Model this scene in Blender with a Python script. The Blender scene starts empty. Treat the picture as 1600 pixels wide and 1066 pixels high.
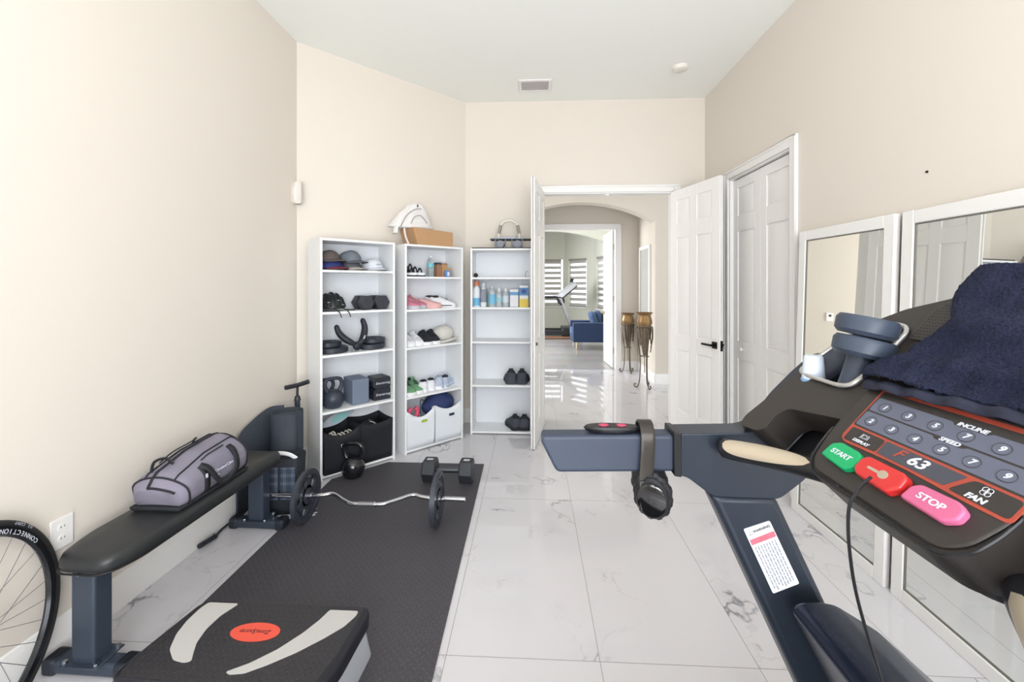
import bpy, bmesh, math, random
from mathutils import Vector, Matrix, Euler
random.seed(7)
SC = bpy.context.scene
COL = SC.collection
PI = math.pi
# ---------------------------------------------------------------- camera
YAW = math.atan(31/648)
cd = bpy.data.cameras.new('camera'); cam = bpy.data.objects.new('camera', cd); COL.objects.link(cam)
cam.location = (0, 0, 1.46); cam.rotation_euler = (PI/2, 0, YAW)
cd.sensor_width = 36; cd.lens = 648/1600*36; cd.shift_y = -89/1600; cd.clip_start = .03; cd.clip_end = 200
SC.camera = cam
# ---------------------------------------------------------------- world, lights, exposure
SC.view_settings.view_transform = 'Standard'; SC.view_settings.look = 'None'
SC.view_settings.gamma = 1; SC.view_settings.use_curve_mapping = False
SC.view_settings.exposure = -0.10
w = bpy.data.worlds.new('daylight'); SC.world = w; w.use_nodes = True
w.node_tree.nodes['Background'].inputs[0].default_value = (.93, .97, 1, 1)
w.node_tree.nodes['Background'].inputs[1].default_value = 2.6
def area(name, loc, target, sx, sy, power, col=(1, 1, 1), spread=PI):
    l = bpy.data.lights.new(name, 'AREA'); l.shape = 'RECTANGLE'; l.size = sx; l.size_y = sy
    l.energy = power; l.color = col; l.spread = spread
    o = bpy.data.objects.new(name, l); COL.objects.link(o); o.location = loc
    o.rotation_euler = (Vector(target)-Vector(loc)).to_track_quat('-Z', 'Y').to_euler()
    return o
area('window_daylight', (.5, -1.72, 1.75), (-.9, 2.6, 1.6), 2.1, 2.3, 104, (.95, .975, 1))
area('ceiling_fill', (.1, -2.0, .75), (.0, 1.4, 3.3), 3.0, 1.4, 112, (1, .985, .96))  # added upward fill lamp that brightens the ceiling
area('hall_side_fill', (-3.2, 5.3, 1.7), (0, 5.3, 1.5), 1.4, 2.2, 56, (1, .97, .93))  # fill lamp added out of view to light the hall from the left
area('living_side_fill', (-3.4, 9.6, 1.7), (0, 9.6, 1.4), 2.4, 2.2, 330, (.97, .98, 1))  # unseen lamp added at the left to brighten the far room

# ---------------------------------------------------------------- materials
def L(r, g, b):
    f = lambda c: ((c/255+.055)/1.055)**2.4 if c/255 > .04045 else c/255/12.92
    return (f(r), f(g), f(b), 1)
MATS = {}
def mat(name, col, rough=.5, metal=0, spec=.5, bump=None, noise=None, coat=0, trans=0, ior=1.45, alpha=1, sheen=0):
    """bump=(scale,strength,dist), noise=(scale,amount)"""
    if name in MATS: return MATS[name]
    m = bpy.data.materials.new(name); m.use_nodes = True; nt = m.node_tree; N = nt.nodes; B = N['Principled BSDF']
    c = L(*col); B.inputs['Base Color'].default_value = c
    B.inputs['Roughness'].default_value = rough; B.inputs['Metallic'].default_value = metal
    B.inputs['Specular IOR Level'].default_value = spec; B.inputs['Coat Weight'].default_value = coat
    B.inputs['Transmission Weight'].default_value = trans; B.inputs['IOR'].default_value = ior
    B.inputs['Alpha'].default_value = alpha; B.inputs['Sheen Weight'].default_value = sheen
    tc = N.new('ShaderNodeTexCoord')
    if noise is None: noise = (6, .03)
    n = N.new('ShaderNodeTexNoise'); n.inputs['Scale'].default_value = noise[0]; n.inputs['Detail'].default_value = 4
    nt.links.new(tc.outputs['Object'], n.inputs['Vector'])
    mx = N.new('ShaderNodeMix'); mx.data_type = 'RGBA'
    a = noise[1]
    mx.inputs[6].default_value = tuple(max(0, v*(1-a)) for v in c[:3])+(1,)
    mx.inputs[7].default_value = tuple(min(1, v*(1+a)+a*.01) for v in c[:3])+(1,)
    nt.links.new(n.outputs['Fac'], mx.inputs[0]); nt.links.new(mx.outputs[2], B.inputs['Base Color'])
    if bump:
        b = N.new('ShaderNodeBump'); b.inputs['Strength'].default_value = bump[1]; b.inputs['Distance'].default_value = bump[2]
        n2 = N.new('ShaderNodeTexNoise'); n2.inputs['Scale'].default_value = bump[0]; n2.inputs['Detail'].default_value = 3
        nt.links.new(tc.outputs['Object'], n2.inputs['Vector'])
        nt.links.new(n2.outputs['Fac'], b.inputs['Height']); nt.links.new(b.outputs[0], B.inputs['Normal'])
    MATS[name] = m; return m
def V_(nt, op, a, b=None, c=None):
    n = nt.nodes.new('ShaderNodeMath'); n.operation = op
    for i, v in enumerate((a, b, c)):
        if v is None: continue
        if isinstance(v, (int, float)): n.inputs[i].default_value = v
        else: nt.links.new(v, n.inputs[i])
    return n.outputs[0]
def marble():
    m = bpy.data.materials.new('polished_marble_tile'); m.use_nodes = True; nt = m.node_tree; N = nt.nodes; B = N['Principled BSDF']; K = nt.links
    g = N.new('ShaderNodeNewGeometry'); sp = N.new('ShaderNodeSeparateXYZ'); K.new(g.outputs['Position'], sp.inputs[0])
    x, y = sp.outputs[0], sp.outputs[1]
    u = V_(nt, 'DIVIDE', V_(nt, 'SUBTRACT', x, -.3365), .6); v = V_(nt, 'DIVIDE', V_(nt, 'SUBTRACT', y, 1.617), 1.2)
    iu, iv = V_(nt, 'FLOOR', u), V_(nt, 'FLOOR', v)
    fu, fv = V_(nt, 'FRACT', u), V_(nt, 'FRACT', v)
    eu = V_(nt, 'MULTIPLY', V_(nt, 'MINIMUM', fu, V_(nt, 'SUBTRACT', 1, fu)), .6)
    ev = V_(nt, 'MULTIPLY', V_(nt, 'MINIMUM', fv, V_(nt, 'SUBTRACT', 1, fv)), 1.2)
    e = V_(nt, 'MINIMUM', eu, ev)
    joint = V_(nt, 'LESS_THAN', e, .0013)
    cb = N.new('ShaderNodeCombineXYZ')
    K.new(V_(nt, 'ADD', V_(nt, 'MULTIPLY', u, .6), V_(nt, 'MULTIPLY', iu, 3.17)), cb.inputs[0])
    K.new(V_(nt, 'ADD', V_(nt, 'MULTIPLY', v, 1.2), V_(nt, 'MULTIPLY', iv, 5.31)), cb.inputs[1])
    K.new(V_(nt, 'ADD', V_(nt, 'MULTIPLY', iu, 1.7), V_(nt, 'MULTIPLY', iv, 2.9)), cb.inputs[2])
    def vein(scale, width, dist, w):
        n = N.new('ShaderNodeTexNoise'); n.noise_dimensions = '4D'; n.inputs['W'].default_value = w
        n.inputs['Scale'].default_value = scale; n.inputs['Detail'].default_value = 6; n.inputs['Roughness'].default_value = .55
        n.inputs['Distortion'].default_value = dist
        K.new(cb.outputs[0], n.inputs['Vector'])
        a = V_(nt, 'ABSOLUTE', V_(nt, 'SUBTRACT', n.outputs['Fac'], .5))
        r = V_(nt, 'SUBTRACT', 1, V_(nt, 'DIVIDE', a, width)); r = V_(nt, 'MAXIMUM', r, 0)
        return r
    msk = N.new('ShaderNodeTexNoise'); msk.inputs['Scale'].default_value = 2.6; msk.inputs['Detail'].default_value = 2; K.new(cb.outputs[0], msk.inputs['Vector'])
    mk = V_(nt, 'MULTIPLY', V_(nt, 'MAXIMUM', V_(nt, 'SUBTRACT', msk.outputs['Fac'], .49), 0), 6); mk = V_(nt, 'MINIMUM', mk, 1)
    v1 = V_(nt, 'MULTIPLY', vein(1.0, .006, .45, 0), mk); v2 = V_(nt, 'MULTIPLY', V_(nt, 'MULTIPLY', vein(2.0, .006, .4, 3), .35), mk)
    v3 = V_(nt, 'MULTIPLY', vein(.9, .05, .5, 0), V_(nt, 'MULTIPLY', mk, .16))
    vs = V_(nt, 'MINIMUM', V_(nt, 'ADD', V_(nt, 'ADD', v1, v2), v3), 1)
    m1 = N.new('ShaderNodeMix'); m1.data_type = 'RGBA'; m1.inputs[6].default_value = L(216, 214, 219); m1.inputs[7].default_value = L(138, 138, 146)
    K.new(vs, m1.inputs[0])
    m2 = N.new('ShaderNodeMix'); m2.data_type = 'RGBA'; m2.inputs[7].default_value = L(140, 138, 136); K.new(m1.outputs[2], m2.inputs[6]); K.new(joint, m2.inputs[0])
    K.new(m2.outputs[2], B.inputs['Base Color'])
    K.new(V_(nt, 'ADD', V_(nt, 'MULTIPLY', joint, .5), .035), B.inputs['Roughness'])
    B.inputs['Specular IOR Level'].default_value = .5
    return m
def rubber_tread(name, col, cell, rough=.6, dist=.0016):
    m = bpy.data.materials.new(name); m.use_nodes = True; nt = m.node_tree; N = nt.nodes; B = N['Principled BSDF']; K = nt.links
    g = N.new('ShaderNodeTexCoord'); sp = N.new('ShaderNodeSeparateXYZ'); K.new(g.outputs['Object'], sp.inputs[0])
    a = V_(nt, 'DIVIDE', V_(nt, 'ADD', sp.outputs[0], sp.outputs[1]), cell*1.414); b = V_(nt, 'DIVIDE', V_(nt, 'SUBTRACT', sp.outputs[0], sp.outputs[1]), cell*1.414)
    fu = V_(nt, 'SUBTRACT', V_(nt, 'FRACT', a), .5); fv = V_(nt, 'SUBTRACT', V_(nt, 'FRACT', b), .5)
    par = V_(nt, 'FLOORED_MODULO', V_(nt, 'ADD', V_(nt, 'FLOOR', a), V_(nt, 'FLOOR', b)), 2)
    ip = V_(nt, 'SUBTRACT', 1, par)
    p = V_(nt, 'ADD', V_(nt, 'MULTIPLY', fu, par), V_(nt, 'MULTIPLY', fv, ip))
    q = V_(nt, 'ADD', V_(nt, 'MULTIPLY', fv, par), V_(nt, 'MULTIPLY', fu, ip))
    d = V_(nt, 'ADD', V_(nt, 'POWER', V_(nt, 'DIVIDE', V_(nt, 'ABSOLUTE', p), .2), 2), V_(nt, 'POWER', V_(nt, 'DIVIDE', V_(nt, 'ABSOLUTE', q), .52), 2))
    h = V_(nt, 'MINIMUM', V_(nt, 'MAXIMUM', V_(nt, 'MULTIPLY', V_(nt, 'SUBTRACT', 1, d), 3), 0), 1)
    bp = N.new('ShaderNodeBump'); bp.inputs['Strength'].default_value = 1; bp.inputs['Distance'].default_value = dist; K.new(h, bp.inputs['Height']); K.new(bp.outputs[0], B.inputs['Normal'])
    mx = N.new('ShaderNodeMix'); mx.data_type = 'RGBA'; c = L(*col)
    mx.inputs[6].default_value = tuple(v*.85 for v in c[:3])+(1,); mx.inputs[7].default_value = tuple(min(1, v*1.12) for v in c[:3])+(1,)
    K.new(h, mx.inputs[0]); K.new(mx.outputs[2], B.inputs['Base Color']); B.inputs['Roughness'].default_value = rough
    MATS[name] = m; return m
def planks():
    m = bpy.data.materials.new('grey_stone_plank'); m.use_nodes = True; nt = m.node_tree; N = nt.nodes; B = N['Principled BSDF']; K = nt.links
    g = N.new('ShaderNodeNewGeometry'); mp = N.new('ShaderNodeMapping'); mp.inputs['Rotation'].default_value = (0, 0, .0); K.new(g.outputs['Position'], mp.inputs[0])
    br = N.new('ShaderNodeTexBrick'); br.inputs['Scale'].default_value = 1; br.inputs['Brick Width'].default_value = 1.2; br.inputs['Row Height'].default_value = .3; br.inputs['Mortar Size'].default_value = .003
    br.inputs['Color1'].default_value = L(150, 147, 150); br.inputs['Color2'].default_value = L(176, 173, 175); br.inputs['Mortar'].default_value = L(140, 138, 140)
    K.new(mp.outputs[0], br.inputs['Vector'])
    n = N.new('ShaderNodeTexNoise'); n.inputs['Scale'].default_value = 3; n.inputs['Detail'].default_value = 6; K.new(g.outputs['Position'], n.inputs['Vector'])
    mx = N.new('ShaderNodeMix'); mx.data_type = 'RGBA'; mx.blend_type = 'MULTIPLY'; mx.inputs[0].default_value = .35; K.new(br.outputs['Color'], mx.inputs[6]); K.new(n.outputs['Color'], mx.inputs[7])
    K.new(mx.outputs[2], B.inputs['Base Color']); B.inputs['Roughness'].default_value = .3
    return m
def towel_mat():
    m = mat('navy_terry', (18, 27, 58), .9, bump=(420, 1, .004), noise=(200, .8), sheen=0)
    return m

# ---------------------------------------------------------------- mesh helper
def frame(o, x, y):                       # matrix with origin o, local x, y axes (z = x cross y)
    x = Vector(x).normalized(); y = Vector(y).normalized(); z = x.cross(y).normalized()
    M = Matrix((x, y, z)).transposed().to_4x4(); M.translation = Vector(o); return M
def rz(a, loc=(0, 0, 0)): return Matrix.Translation(loc) @ Matrix.Rotation(a, 4, 'Z')
class G:
    def __init__(s): s.b = bmesh.new()
    def _add(s, vs, fs, M=None):
        bv = [s.b.verts.new((M @ Vector(v)) if M else v) for v in vs]
        for f in fs:
            try: s.b.faces.new([bv[i] for i in f])
            except ValueError: pass
        return s
    def box(s, x0, x1, y0, y1, z0, z1, M=None):
        vs = [(x, y, z) for z in (z0, z1) for y in (y0, y1) for x in (x0, x1)]
        return s._add(vs, [(0, 2, 3, 1), (4, 5, 7, 6), (0, 1, 5, 4), (2, 6, 7, 3), (0, 4, 6, 2), (1, 3, 7, 5)], M)
    def cbox(s, c, d, M=None): return s.box(c[0]-d[0]/2, c[0]+d[0]/2, c[1]-d[1]/2, c[1]+d[1]/2, c[2]-d[2]/2, c[2]+d[2]/2, M)
    def prism(s, pts, h0, h1, M=None):
        n = len(pts); vs = [(p[0], p[1], h0) for p in pts]+[(p[0], p[1], h1) for p in pts]
        return s._add(vs, [tuple(range(n))[::-1], tuple(range(n, 2*n))]+[(i, (i+1) % n, n+(i+1) % n, n+i) for i in range(n)], M)
    def loft(s, rings, cap=True, closed=True, M=None):
        n = len(rings[0]); vs = [v for r in rings for v in r]; fs = []
        for k in range(len(rings)-1):
            for i in range(n if closed else n-1): fs.append((k*n+i, k*n+(i+1) % n, (k+1)*n+(i+1) % n, (k+1)*n+i))
        if cap: fs += [tuple(range(n))[::-1], tuple(range((len(rings)-1)*n, len(rings)*n))]
        return s._add(vs, fs, M)
    def lathe(s, prof, n=32, M=None):
        return s.loft([[(r*math.cos(2*PI*i/n), r*math.sin(2*PI*i/n), z) for i in range(n)] for r, z in prof], M=M)
    def ell(s, c, r, n=16, M=None, zmin=-1):
        k = max(6, n//2); a0 = math.asin(zmin) if zmin > -1 else -PI/2+.02
        rings = []
        for j in range(k+1):
            t = a0+(PI/2-.02-a0)*j/k
            rings.append([(c[0]+r[0]*math.cos(t)*math.cos(2*PI*i/n), c[1]+r[1]*math.cos(t)*math.sin(2*PI*i/n), c[2]+r[2]*math.sin(t)) for i in range(n)])
        return s.loft(rings, M=M)
    def cyl(s, p0, p1, r0, r1=None, n=20, M=None):
        return s.tube([p0, p1], [r0, r0 if r1 is None else r1], n=n, M=M)
    def tube(s, pts, r, n=10, closed=False, flat=None, M=None, up=None):
        P = [Vector(p) for p in pts]; m = len(P); rings = []; prev = None
        for i in range(m):
            if closed: t = P[(i+1) % m]-P[i-1]
            else: t = P[min(i+1, m-1)]-P[max(i-1, 0)]
            t.normalize()
            if up is not None: a = Vector(up)-Vector(up).dot(t)*t
            elif prev is None:
                a = Vector((0, 0, 1)) if abs(t.z) < .9 else Vector((1, 0, 0)); a = a-a.dot(t)*t
            else: a = prev-prev.dot(t)*t
            a.normalize(); prev = a; b = t.cross(a)
            rr = r[i] if isinstance(r, (list, tuple)) else r
            fa, fb = flat if flat else (1, 1)
            rings.append([tuple(P[i]+a*(rr*fa*math.sin(2*PI*k/n))+b*(rr*fb*math.cos(2*PI*k/n))) for k in range(n)])
        if closed: rings.append(rings[0]); return s.loft(rings, cap=False, M=M)
        return s.loft(rings, M=M)
    def grid(s, fn, nu, nv, M=None):
        vs = [fn(i/nu, j/nv) for j in range(nv+1) for i in range(nu+1)]
        return s._add(vs, [(j*(nu+1)+i, j*(nu+1)+i+1, (j+1)*(nu+1)+i+1, (j+1)*(nu+1)+i) for j in range(nv) for i in range(nu)], M)
    def out(s, name, m, parent=None, bevel=0, seg=2, smooth=35, sub=0, solid=0, world=False, weld=True):
        b = s.b
        if weld: bmesh.ops.remove_doubles(b, verts=b.verts, dist=1e-5)
        if world and parent is not None: b.transform(FR[parent.name].inverted())
        bmesh.ops.recalc_face_normals(b, faces=b.faces)
        me = bpy.data.meshes.new(name); b.to_mesh(me); b.free()
        for p in me.polygons: p.use_smooth = True
        me.set_sharp_from_angle(angle=math.radians(smooth))
        me.materials.append(m)
        o = bpy.data.objects.new(name, me); COL.objects.link(o)
        if parent is not None:
            o.parent = parent; FR[o.name] = FR[parent.name]
        else: FR[o.name] = Matrix()
        if solid: k = o.modifiers.new('solid', 'SOLIDIFY'); k.thickness = solid
        if bevel: k = o.modifiers.new('bevel', 'BEVEL'); k.width = bevel; k.segments = seg; k.limit_method = 'ANGLE'; k.angle_limit = math.radians(40)
        if sub: k = o.modifiers.new('sub', 'SUBSURF'); k.levels = sub; k.render_levels = sub
        return o
FR = {}
def thing(name, label, cat, loc=(0, 0, 0), rotz=0, group=None):
    o = bpy.data.objects.new(name, None); COL.objects.link(o); o.location = loc; o.rotation_euler = (0, 0, rotz)
    o['label'] = label; o['category'] = cat; o.empty_display_size = .05
    if group: o['group'] = group
    FR[o.name] = rz(rotz, loc); return o
def thingM(name, label, cat, M, group=None):
    o = thing(name, label, cat, group=group); o.matrix_world = M; l, q, sc = M.decompose(); o.location = l; o.rotation_euler = q.to_euler()
    FR[o.name] = M.copy(); return o
def tag(o, label, cat, group=None):
    o['label'] = label; o['category'] = cat
    if group: o['group'] = group
    return o
def struct(name, g, m, **k):
    o = g.out(name, m, **k); o['kind'] = 'structure'; return o
def dup(root, loc, rotz, label, group=None):
    r = root.copy(); COL.objects.link(r); r.location = loc
    r.rotation_euler = (root.rotation_euler[0], root.rotation_euler[1], rotz); r['label'] = label
    if group: r['group'] = group
    for ch in list(root.children):
        c = ch.copy(); COL.objects.link(c); c.parent = r
        for g_ in list(ch.children):
            d = g_.copy(); COL.objects.link(d); d.parent = c
    return r
def text(body, size, M, m, parent, name='lettering', shear=0, ext=.0004, bold=0, sx=1):
    cu = bpy.data.curves.new(name, 'FONT'); cu.body = body; cu.size = size; cu.shear = shear; cu.extrude = ext; cu.offset = bold
    cu.align_x = 'CENTER'; cu.align_y = 'CENTER'
    t = bpy.data.objects.new('tmp', cu); COL.objects.link(t); bpy.context.view_layer.update()
    me = bpy.data.meshes.new_from_object(t.evaluated_get(bpy.context.evaluated_depsgraph_get()))
    bpy.data.objects.remove(t)
    me.name = name; me.transform(M @ Matrix.Diagonal((sx, 1, 1, 1))); me.materials.clear(); me.materials.append(m)
    if parent is not None: me.transform(FR[parent.name].inverted())
    o = bpy.data.objects.new(name, me); COL.objects.link(o)
    if parent is not None: o.parent = parent; FR[o.name] = FR[parent.name]
    return o
def rpoly(pts, r, k=4):                      # rounded polygon
    out = []; n = len(pts)
    for i in range(n):
        p = Vector(pts[i]); a = Vector(pts[i-1])-p; b = Vector(pts[(i+1) % n])-p
        rr = r[i] if isinstance(r, (list, tuple)) else r
        d = min(rr, a.length*.45, b.length*.45)
        if d < 1e-6: out.append((p.x, p.y)); continue
        p0 = p+a.normalized()*d; p1 = p+b.normalized()*d
        for j in range(k+1):
            t = j/k; q = p0*(1-t)**2+p*2*t*(1-t)+p1*t*t; out.append((q.x, q.y))
    return out
def rrect(x0, x1, y0, y1, r, k=4): return rpoly([(x0, y0), (x1, y0), (x1, y1), (x0, y1)], r, k)
def spline(pts, k=8):
    P = [Vector(p) for p in pts]; out = []
    for i in range(len(P)-1):
        a, b, c, d = P[max(i-1, 0)], P[i], P[i+1], P[min(i+2, len(P)-1)]
        for j in range(k):
            t = j/k; out.append(tuple(.5*((2*b)+(-a+c)*t+(2*a-5*b+4*c-d)*t*t+(-a+3*b-3*c+d)*t**3)))
    out.append(tuple(P[-1])); return out
# ================================================================ ROOM
wall_m = mat('beige_wall_paint', (226, 219, 210), .8, bump=(90, .15, .002), noise=(1.5, .01))
hallw_m = mat('hall_wall_paint', (216, 208, 197), .8, bump=(90, .1, .002), noise=(1.5, .01))
farw_m = mat('pale_green_wall_paint', (212, 213, 203), .8)
ceil_m = mat('ceiling_paint', (244, 246, 243), .85, noise=(1.5, .01))
trim_m = mat('white_trim_paint', (240, 239, 238), .35, noise=(2, .01))
floor_m = marble()
CH = 3.38; YB = 4.36; XR = 1.78; XL = -1.86
OL, OR, OT = .095, 1.46, 2.415         # door opening in the back wall
struct('floor', G().box(-4.2, 4.2, -2.0, 7.14, -.1, 0), floor_m)
struct('floor_living', G().box(-4.2, 4.2, 7.14, 14, -.1, 0), planks())
struct('ceiling', G().box(-4.2, 4.2, -2.0, 14, CH, CH+.1), ceil_m)
struct('wall_left', G().box(XL-.12, XL, -1.6, 3.2, 0, CH), wall_m)
struct('wall_corner', G().prism([(XL, 3.2), (-.70, 4.36), (-.70, 4.48), (-.78, 4.48), (XL-.12, 3.4), (XL-.12, 3.2)], 0, CH), wall_m)
g = G(); g.box(-.70, OL, YB, YB+.12, 0, CH); g.box(OR, XR, YB, YB+.12, 0, CH); g.box(OL, OR, YB, YB+.12, OT, CH)
struct('wall_back', g, wall_m)
CL0, CL1, CLT = 2.93, 3.83, 2.40       # closet opening in the right wall
g = G(); g.box(XR, XR+.12, -1.6, CL0, 0, CH); g.box(XR, XR+.12, CL1, YB+.12, 0, CH); g.box(XR, XR+.12, CL0, CL1, CLT, CH); g.box(XR+.12, XR+.16, CL0-.1, CL1+.1, 0, CLT+.1)
struct('wall_right', g, wall_m)
g = G(); g.box(XL-.12, -1.5, -1.72, -1.6, 0, CH); g.box(1.6, XR+.12, -1.72, -1.6, 0, CH); g.box(-1.5, 1.6, -1.72, -1.6, 0, .55); g.box(-1.5, 1.6, -1.72, -1.6, 2.9, CH)
struct('wall_front', g, wall_m)
g = G()
for a in (-1.5, -.5, .55, 1.56): g.box(a, a+.04, -1.68, -1.64, .55, 2.9)
g.box(-1.5, 1.6, -1.68, -1.64, .55, .60); g.box(-1.5, 1.6, -1.68, -1.64, 2.85, 2.9)
struct('window_1', g, trim_m, bevel=.004)
# baseboards with a stepped top
BB = [(0, 0), (.016, 0), (.016, .115), (.012, .13), (.007, .145), (0, .15)]
def base(name, p0, p1):                  # the room lies to the right of p0 -> p1
    p0 = Vector((*p0, 0)); p1 = Vector((*p1, 0)); d = (p1-p0).normalized(); nrm = Vector((d.y, -d.x, 0))
    M = Matrix((nrm, Vector((0, 0, 1)), d)).transposed().to_4x4(); M.translation = p0
    return struct(name, G().prism(BB, 0, (p1-p0).length, M), trim_m)
base('baseboard_left', (XL, -1.6), (XL, 3.2)); base('baseboard_corner', (XL, 3.2), (-.70, 4.36)); base('baseboard_back', (-.70, YB), (OL-.07, YB))
base('baseboard_right', (XR, 2.86), (XR, -1.6))
# casing round the double doorway, and jambs
def casing(name, fn, a0, a1, top, w=.07, th=.018, depth=.12):
    g = G()
    prof = [(0, 0), (w, 0), (w, th), (w*.75, th), (w*.55, th*.8), (w*.12, th*.55), (0, th*.5)]
    g.box(a0-w, a0, -th, 0, 0, top+w, fn); g.box(a1, a1+w, -th, 0, 0, top+w, fn); g.box(a0, a1, -th, 0, top, top+w, fn)
    g.box(a0-w*.95, a0-w*.72, -th-.006, -th, 0, top+w*.95, fn); g.box(a1+w*.72, a1+w*.95, -th-.006, -th, 0, top+w*.95, fn); g.box(a0-w*.95, a1+w*.95, -th-.006, -th, top+w*.72, top+w*.95, fn)
    if depth: g.box(a0-.005, a0+.012, 0, depth, 0, top, fn); g.box(a1-.012, a1+.005, 0, depth, 0, top, fn); g.box(a0, a1, 0, depth, top-.012, top+.005, fn)
    return struct(name, g, trim_m, bevel=.003)
casing('trim_1', frame((0, YB, 0), (1, 0, 0), (0, 1, 0)), OL, OR, OT)
casing('trim_2', frame((0, YB+.12, 0), (-1, 0, 0), (0, -1, 0)), -OR, -OL, OT, depth=0)
casing('trim_3', frame((XR, 0, 0), (0, -1, 0), (1, 0, 0)), -CL1, -CL0, CLT)
# panelled door leaves (face relief on both sides), local x = width from the hinge, y = thickness, z up
def leaf(name, w, h, cols, M, rows=((.20, .80), (.95, 1.91), (2.05, 2.29)), t=.036):
    g = G(); st = .1 if cols == 2 else .085
    zs = [0.0]
    for a, b in rows: zs += [a, b]
    zs.append(h)
    pw = (w-st*(cols+1))/cols
    g.box(0, w, .008, t-.008, 0, h, M)
    for k in range(cols+1): g.box(k*(pw+st), k*(pw+st)+st, 0, t, 0, h, M)
    for i in range(0, len(zs), 2):
        for k in range(cols): g.box(st+k*(pw+st), st+k*(pw+st)+pw, 0, t, zs[i], zs[i+1], M)
    for a, b in rows:
        for k in range(cols):
            x0 = st+k*(pw+st); e = .012
            for y0, y1, y2 in ((.008, .0015, 0), (t-.008, t-.0015, 0)):
                ring = lambda d, y: [(x0+d, y, a+d), (x0+pw-d, y, a+d), (x0+pw-d, y, b-d), (x0+d, y, b-d)]
                g.loft([ring(e, y0), ring(e+.028, y1)], M=M)
    return struct(name, g, trim_m, bevel=.003, weld=False)
black_m = mat('black_lever_metal', (26, 26, 28), .35, .6)
brass_m = mat('hinge_brass', (176, 152, 110), .35, .9)
steel_m = mat('brushed_steel', (176, 178, 184), .3, 1)
def rotM(p, a): return Matrix.Translation(p) @ Matrix.Rotation(a, 4, 'Z')
# left leaf: hinge at the left jamb, swung square into the room, its latch edge towards the camera
aL = math.atan2(3.62-4.335, -.012-.10)
M1 = rotM((OL+.005, 4.335, .008), aL); d1 = leaf('door_1', .70, 2.395, 2, M1)
d1['label'] = 'open white panelled left door leaf seen edge on beside the bookshelves'
g = G(); g.box(.6995, .702, .009, .027, .88, .95, M1); g.cyl((.70, .018, .915), (.706, .018, .915), .009, M=M1); o = g.out('latch_plate', steel_m, d1, world=True)
def handle(M, x, side, t=.036):
    g = G(); y = -.0 if side < 0 else t; s = side
    g.box(x-.03, x+.03, min(y, y+s*.008), max(y, y+s*.008), .885, .945, M)
    g.cyl((x, y, .915), (x, y+s*.045, .915), .011, M=M)
    g.box(x-.115, x+.012, min(y+s*.036, y+s*.052), max(y+s*.036, y+s*.052), .906, .924, M)
    return g
G().cyl((.62, -.012, .915), (.62, .048, .915), .014, M=M1).out('door_bolt', mat('bolt_bronze', (92, 82, 72), .4, .7), d1, world=True)
# right leaf: hinge at the right jamb, folded back in front of the closet corner
aR = math.atan2(3.66-4.335, 1.652-1.455)
M2 = rotM((OR-.035, 4.335, .008), aR); d2 = leaf('door_2', .70, 2.395, 2, M2)
d2['label'] = 'open white panelled right door leaf with a black lever handle'
handle(M2, .64, -1).out('door_handle', black_m, d2, bevel=.002, world=True); handle(M2, .64, 1).out('door_handle', black_m, d2, bevel=.002, world=True)
g = G(); g.box(.6995, .702, .006, .030, .87, .96, M2); g.box(.701, .713, .012, .024, .895, .935, M2); g.out('latch_plate', black_m, d2, world=True)
# closet bifold
M3 = frame((XR+.03, CL1-.004, .01), (0, -1, 0), (1, 0, 0)); d3 = leaf('door_3', .446, 2.37, 1, M3); d3['label'] = 'far leaf of the white bifold closet door with a small round knob'
G().lathe([(.006, 0), (.006, .012), (.014, .016), (.017, .024), (.012, .031), (.002, .033)], 16, frame((XR+.03, CL1-.19, .90), (0, 1, 0), (0, 0, 1)) @ Matrix.Rotation(PI, 4, 'Y')).out('knob', trim_m, d3, world=True)
M4 = frame((XR+.03, CL1-.452, .01), (0, -1, 0), (1, 0, 0)); d4 = leaf('door_4', .446, 2.37, 1, M4); d4['label'] = 'near leaf of the white bifold closet door, beside the mirror'
# ---- hall and arch
AY = 6.15; ax0, ax1 = -.34, 1.80; acx = .73; ah = 2.665; asg = .285; AR = ((1.07)**2+asg**2)/(2*asg)
def arch_wall(y0, y1, x0, x1, cx, half, top, sag, m, name, ztop=CH):
    R_ = (half**2+sag**2)/(2*sag); pts = [(x0, 0), (x0, ztop), (x1, ztop), (x1, 0), (cx+half, 0)]
    for i in range(25):
        x = half-2*half*i/24; pts.append((cx+x, top-R_+math.sqrt(R_*R_-x*x)))
    pts.append((cx-half, 0))
    # split into columns so that the face triangulates cleanly
    g = G(); arc = pts[5:-1]
    M = frame((0, y1, 0), (1, 0, 0), (0, 0, 1))
    g.prism([(x0, 0), (cx-half, 0), (cx-half, ztop), (x0, ztop)], 0, y1-y0, M); g.prism([(cx+half, 0), (x1, 0), (x1, ztop), (cx+half, ztop)], 0, y1-y0, M)
    for i in range(len(arc)-1):
        a, b = arc[i+1], arc[i]; g.prism([a, b, (b[0], ztop), (a[0], ztop)], 0, y1-y0, M)
    return struct(name, g, m)
arch_wall(AY, AY+.22, -4.0, 4.0, acx, 1.07, ah, asg, hallw_m, 'wall_arch')
struct('wall_hall_right', G().box(3.9, 4.0, YB+.12, AY, 0, CH), hallw_m)
struct('wall_hall_niche', G().box(1.80, 1.92, AY+.22, 7.26, 0, CH), hallw_m)
g = G(); g.box(-4.0, -3.9, YB+.12, 4.55, 0, CH); g.box(-4.0, -3.9, 6.05, 7.26, 0, CH); g.box(-4.0, -3.9, 4.55, 6.05, 0, .5); g.box(-4.0, -3.9, 4.55, 6.05, 2.8, CH)
struct('wall_hall_left', g, hallw_m)
DY = 7.14; f0, f1, fT = .02, 1.437, 2.40
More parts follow.
